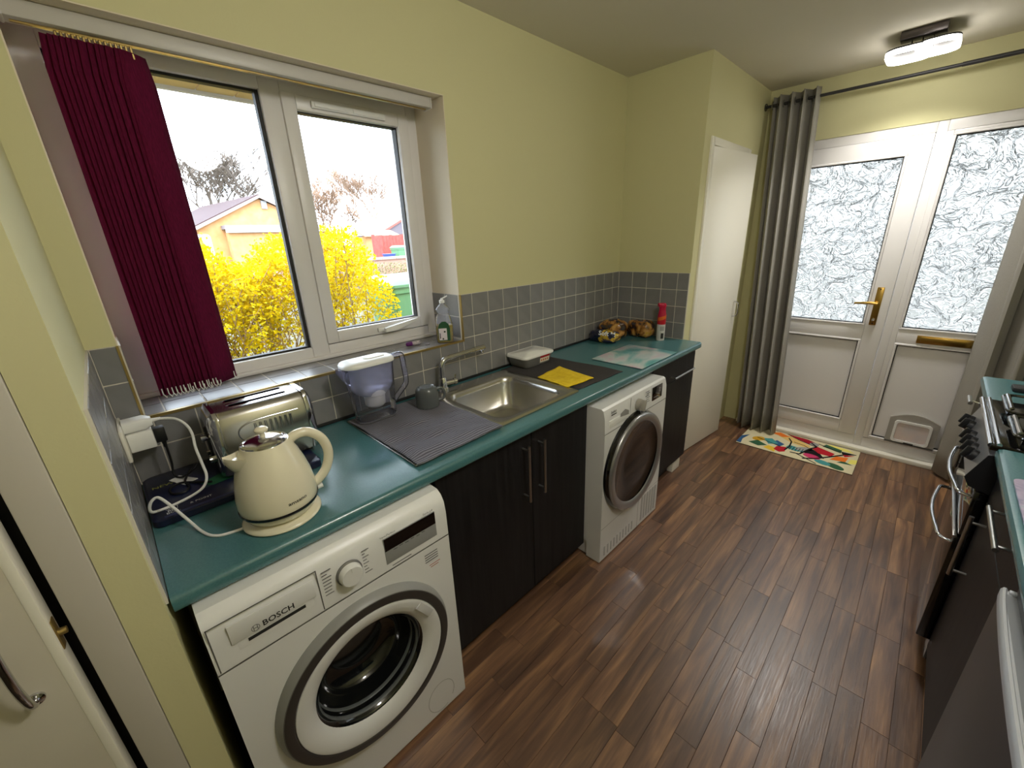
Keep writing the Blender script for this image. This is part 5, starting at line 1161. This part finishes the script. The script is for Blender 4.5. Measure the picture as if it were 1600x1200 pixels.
for i in range(150):
    y0_ = rf_.uniform(-.5, 1.85); x0_ = -2.45 + rf_.uniform(-.3, .3); ye = y0_ + rf_.uniform(-.45, .45); ye = min(ye, 2.10); xe = x0_ + rf_.uniform(-.40, .55)
    h = top_z(ye) * rf_.uniform(.72, 1.03); pts = []
    for k in range(7):
        s = k / 6; pts.append((x0_ + (xe - x0_) * s ** 1.4 + .03 * rf_.uniform(-1, 1), y0_ + (ye - y0_) * s ** 1.3 + .03 * rf_.uniform(-1, 1), -.05 + (h + .05) * s))
    b.tube(pts, [.009, .008, .007, .006, .005, .004, .002], 5, caps=False)
    for _ in range(4):
        k = rf_.randint(2, 5); p = Vector(pts[k]); q = p + Vector((rf_.uniform(-.25, .3), rf_.uniform(-.28, .28), rf_.uniform(.08, .35))); q.y = min(q.y, 2.14)
        b.tube([p, (p + q) / 2 + Vector((0, 0, .03)), q], [.004, .003, .0015], 4, caps=False); tips.append((p, q))
    tips.append((Vector(pts[3]), Vector(pts[6])))
b.build('stems', m_bark, fb, smooth=0)
V, Fc = [], []
def flower(c, s):
    for _ in range(3):
        d = Vector((rf_.gauss(0, 1), rf_.gauss(0, 1), rf_.gauss(0, .7))).normalized(); e = d.orthogonal().normalized(); e.rotate(Matrix.Rotation(rf_.uniform(0, 6.28), 3, d)); i = len(V)
        V.extend([c - e * s * .22, c + d * s * .55 - e * s * .30, c + d * s, c + d * s * .55 + e * s * .30]); Fc.append((i, i + 1, i + 2, i + 3))
for (p, q) in tips:
    nfl = 24 if q.z > 1.05 else 11
    if q.z < .8 and rf_.random() < .6: continue
    for _ in range(nfl):
        t_ = rf_.uniform(.1, 1.02); c = p.lerp(q, t_) + Vector((rf_.gauss(0, .022), rf_.gauss(0, .022), rf_.gauss(0, .022)))
        if c.z > .62: flower(c, rf_.uniform(.022, .036))
for _ in range(6500):
    y = rf_.uniform(-.5, 2.12); zt2 = top_z(y); z = zt2 - abs(rf_.gauss(0, .30)); 
    if z < .8: continue
    x = -2.40 + rf_.uniform(-.45, .50) * (1 - .4 * (z / zt2) ** 4); flower(Vector((x, y, z + rf_.uniform(-.02, .05))), rf_.uniform(.026, .042))
me = bpy.data.meshes.new('blossom'); me.from_pydata([v - org(fb) for v in V], [], Fc); bo = link('blossom', me, m_forsy, fb); bo['kind'] = 'stuff'

def tree(name, base, h, spread, seed, label, m, levels=5, r0=.16, lean=0.0, nest=False):
    rt = random.Random(seed); t = thing(name, base, label, 'tree', 'bare trees beyond the garden'); bt, bb = MB(), MB()
    def grow(p, d, ln, r, lv):
        q = p + d * ln; mid = (p + q) / 2 + Vector((rt.uniform(-1, 1), rt.uniform(-1, 1), 0)) * ln * .05
        (bt if lv >= levels - 1 else bb).tube([p, mid, q], [r, r * .9, max(r * .72, .02)], 5 if lv >= levels - 1 else 3, caps=False)
        if lv == 0: return
        n_ = 3 if lv > 1 else 4
        for k in range(n_):
            a = rt.uniform(0, 2 * PI); s = spread * rt.uniform(.6, 1.25)
            nd = (d + d.orthogonal().normalized() * 0 + Vector((math.cos(a), math.sin(a), 0)) * s + Vector((0, 0, .34))).normalized()
            grow(p.lerp(q, rt.uniform(.45, 1.0)), nd, ln * rt.uniform(.66, .86), max(r * .64, .024), lv - 1)
    grow(Vector(base), Vector((lean, 0, 1)).normalized(), h * .30, r0, levels)
    bt.build('trunk', m, t, smooth=60); bb.build('branches', m, t, smooth=0)['kind'] = 'stuff'
    if nest:
        b = MB(); c = Vector(base) + Vector(nest); V2 = []
        for _ in range(60):
            d = Vector((rt.gauss(0, 1), rt.gauss(0, 1), rt.gauss(0, .6))).normalized(); e = d.orthogonal(); b.tube([c + e * .16 - d * .2, c + e * .20, c + e * .16 + d * .2], .02, 3, caps=False)
        b.build('nest', m, t, smooth=0)
m_twig = mat('grey_brown_twig', S(97, 87, 79), 0.9); m_twig2 = mat('warm_brown_twig', S(135, 110, 90), 0.9)
tree('bare_tree', (-31, 7.2, .2), 9.6, 1.05, 4, 'wide bare grey tree with a nest behind the gabled house', m_twig, 6, .15, nest=(0, -1.2, 5.4))
tree('bare_tree', (-36, 15.3, .3), 8.0, .95, 9, 'brown dense bare tree between the mullion and the smaller tree', m_twig2, 6, .12)
tree('bare_tree', (-44, 23.6, .3), 11.0, .85, 21, 'small bare tree above the red fence', m_twig2, 6, .13)

# gabled house
hs = thing('gabled_house', (-24, 6.6, .4), 'orange gabled bungalow with a dark red roof beyond the bush', 'house')
m_or = mat('orange_brick', S(184, 132, 83), 0.9, noise=(3, S(192, 149, 103), 0.7)); m_roof = mat('red_brown_roof', S(54, 22, 27), 0.8, noise=(12, S(42, 18, 22), 0.8)); m_barge = mat('pinkish_barge_board', S(154, 135, 130), 0.7)
ya, yr, yz, ze, za = 3.45, 6.56, 9.7, 2.45, 3.96
b = MB(); b.prism([(-22, ya + .35, .3), (-22, yz - .35, .3), (-22, yz - .35, ze + .12), (-22, yr, za - .1), (-22, ya + .35, ze + .12)], (-7, -1.0, 0)); b.build('walls', m_or, hs, smooth=0)
for s, ye in ((-1, ya), (1, yz)):
    q = MB(); q.prism([(-21.8, ye, ze - .05), (-21.8, yr, za), (-21.8, yr, za + .10), (-21.8, ye, ze + .07)], (-7.4, -1.05, 0)); q.build('roof_slope', m_roof, hs, smooth=0)
    q = MB(); q.prism([(-21.74, ye, ze - .12), (-21.74, yr, za - .07), (-21.74, yr, za + .06), (-21.74, ye, ze + .03)], (-.05, 0, 0)); q.build('barge_board', m_barge, hs, smooth=0)
MB().box(-22.05, -21.9, 6.62, 6.86, 3.42, 3.78, .01).build('gable_box', m_outwhite, hs)
MB().box(-21.98, -21.2, 4.75, 9.4, 2.50, 2.66).build('lean_to_roof', mat('grey_lead_roof', S(121, 114, 119), 0.6), hs, smooth=0)
MB().box(-21.24, -21.16, 4.75, 9.4, 2.34, 2.50).build('lean_to_fascia', m_outwhite, hs, smooth=0)
MB().box(-21.9, -21.35, 4.85, 9.3, .4, 2.36).build('lean_to_wall', m_or, hs, smooth=0)
wv = thing('parked_vehicle', (-18.5, 2.6, .4), 'white parked vehicle partly seen beside the blind edge', 'vehicle')
b = MB(); b.box(-19.4, -17.6, .8, 3.5, .75, 2.18, .12, 3); b.build('vehicle_body', m_outwhite, wv)
MB().box(-17.62, -17.58, 1.2, 3.2, 1.55, 1.98).build('vehicle_window', m_blackg, wv, smooth=0)
b = MB()
for y in (1.3, 3.0): b.lathe((-17.7, y, .75), [(0, .12), (.3, .12), (.33, .1), (.33, -.1), (0, -.1)], 'x', 20)
split(b.build('wheel', m_black, wv))
# red fence, bins, hedge, low wall, second house
m_redf = mat('red_stained_timber', S(159, 58, 52), 0.8, noise=(6, S(175, 77, 67), 0.7)); fn = thing('red_fence', (-15, 9.7, .4), 'red stained board fence beyond the hedge', 'fence')
for k in range(20):
    y = 8.55 + k * .15; MB().box(-15.02, -15.0, y + .004, y + .142, .35, 1.93 + .012 * ((k * 7) % 3)).build('board', m_redf, fn, smooth=0)
for y in (8.55, 10.0, 11.5): MB().box(-15.12, -15.03, y, y + .1, .35, 1.98).build('post', m_redf, fn, smooth=0)
MB().box(-15.0, -14.2, 8.50, 8.545, .35, 1.90).build('return_panel', m_redf, fn, smooth=0)
def wheelie(loc, s, label, ry=0.0):
    x, y, z = loc; m_ = bpy.data.materials.get('green_bin_plastic') or mat('green_bin_plastic', S(87, 130, 93), 0.45)
    t = thing('wheelie_bin', loc, label, 'bin')
    b = MB(); b.loft([rrect(x, y, .22 * s, .21 * s, .03, z + .06 * s, 3), rrect(x, y, .28 * s, .27 * s, .03, z + .9 * s, 3), rrect(x, y, .30 * s, .29 * s, .03, z + .91 * s, 3), rrect(x, y, .30 * s, .29 * s, .03, z + .96 * s, 3)]); b.build('bin_body', m_, t, smooth=40)
    b = MB(); b.loft([rrect(x, y, .32 * s, .31 * s, .05, z + .965 * s, 4), rrect(x, y, .32 * s, .31 * s, .05, z + .99 * s, 4), rrect(x, y, .24 * s, .24 * s, .08, z + 1.06 * s, 4)]); b.tube([(x - .32 * s, y - .2 * s, z + .98 * s), (x - .36 * s, y - .2 * s, z + 1.0 * s), (x - .36 * s, y + .2 * s, z + 1.0 * s), (x - .32 * s, y + .2 * s, z + .98 * s)], .018 * s, 6); b.build('bin_lid', bpy.data.materials.get('green_bin_lid') or mat('green_bin_lid', S(84, 122, 92), 0.45), t, smooth=40)
    b = MB()
    for q in (-.2, .2): b.lathe((x - .24 * s, y + q * s, z + .1 * s), [(0, .03), (.1 * s, .03), (.1 * s, -.03), (0, -.03)], 'y', 16)
    split(b.build('wheel', m_black, t))
wheelie((-2.65, 2.52, .08), 1.10, 'large green wheelie bin beside the forsythia bush')
wheelie((-13.6, 8.95, .41), 1.05, 'small distant green wheelie bin in front of the red fence')
b = MB(); b.loft([rrect(-13.4, 8.30, .12, .14, .02, .42, 3), rrect(-13.4, 8.30, .16, .18, .02, 1.20, 3)]); bb_ = thing('blue_crate', (-13.4, 8.3, .42), 'blue box standing beside the distant green bin', 'crate'); b.build('crate_body', mat('blue_plastic', S(47, 67, 130), 0.5), bb_)
MB().box(-13.58, -13.22, 8.10, 8.50, 1.20, 1.24, .01).build('crate_rim', bpy.data.materials['blue_plastic'], bb_)
lw = thing('low_wall', (-10, 7, .3), 'low brick wall with a pink coping behind the hedge', 'wall')
MB().box(-10.15, -9.95, 3.0, 12, .25, 1.16).build('wall_core', mat('pale_brick', S(154, 121, 105), 0.9), lw, smooth=0)
for k in range(20): MB().box(-10.2, -9.9, 3.0 + k * .45 + .005, 3.45 + k * .45 - .005, 1.16, 1.225).build('coping', mat('pink_coping', S(168, 130, 119), 0.9) if k == 0 else bpy.data.materials['pink_coping'], lw, smooth=0)
m_hedge = island('hedge_leaves', S(97, 88, 67), S(130, 122, 87), S(159, 154, 121), .2); V, Fc = [], []
rh = random.Random(8)
for _ in range(7000):
    c = Vector((rh.uniform(-9.6, -9.0), rh.uniform(3.5, 9), rh.uniform(.3, 1.08))); d = Vector((rh.gauss(0, 1), rh.gauss(0, 1), rh.gauss(0, 1))).normalized(); e = d.orthogonal(); s = rh.uniform(.03, .06); i = len(V)
    V.extend([c, c + d * s * .5 + e * s * .3, c + d * s, c + d * s * .5 - e * s * .3]); Fc.append((i, i + 1, i + 2, i + 3))
hg = thing('hedge', (-9.3, 6, .3), 'low pale leafy hedge in front of the low wall', 'hedge')
me = bpy.data.meshes.new('leaves'); me.from_pydata([v - org(hg) for v in V], [], Fc); ho = link('leaves', me, m_hedge, hg); ho['kind'] = 'stuff'
b = MB()
for k in range(30): y = 3.5 + k * .18; b.tube([(-9.3, y, .25), (-9.3 + rh.uniform(-.2, .2), y + rh.uniform(-.1, .1), 1.0)], .012, 4)
b.build('stems', m_bark, hg, smooth=0)
h2 = thing('white_house', (-25, 16, .4), 'distant white house with a grey roof above the red fence', 'house')
MB().box(-30, -25, 14.3, 19, .4, 2.25).build('walls', m_outwhite, h2, smooth=0)
b = MB(); b.prism([(-24.8, 14.0, 2.2), (-24.8, 19.3, 2.2), (-24.8, 16.6, 3.5)], (-5.4, 0, 0)); b.build('roof', mat('slate_grey_roof', S(97, 90, 97), 0.8), h2, smooth=0)
b = MB(); b.prism([(-24.7, 13.95, 2.12), (-24.7, 16.6, 3.42), (-24.7, 16.6, 3.54), (-24.7, 13.95, 2.26)], (-.08, 0, 0)); b.build('barge_board', mat('red_board', S(168, 77, 68), 0.7), h2, smooth=0)
ot = thing('outbuilding', (-23, 13, .4), 'low outbuilding with an orange tiled roof beside the white house', 'outbuilding')
MB().box(-24, -22.2, 11.8, 13.7, .4, 2.05).build('walls', m_or, ot, smooth=0)
b = MB(); b.prism([(-21.9, 11.6, 2.03), (-21.9, 13.9, 2.03), (-23, 13.9, 2.36), (-23, 11.6, 2.36)], (0, 0, .06)); b.build('roof', mat('orange_roof_tiles', S(180, 121, 97), 0.85), ot, smooth=0)
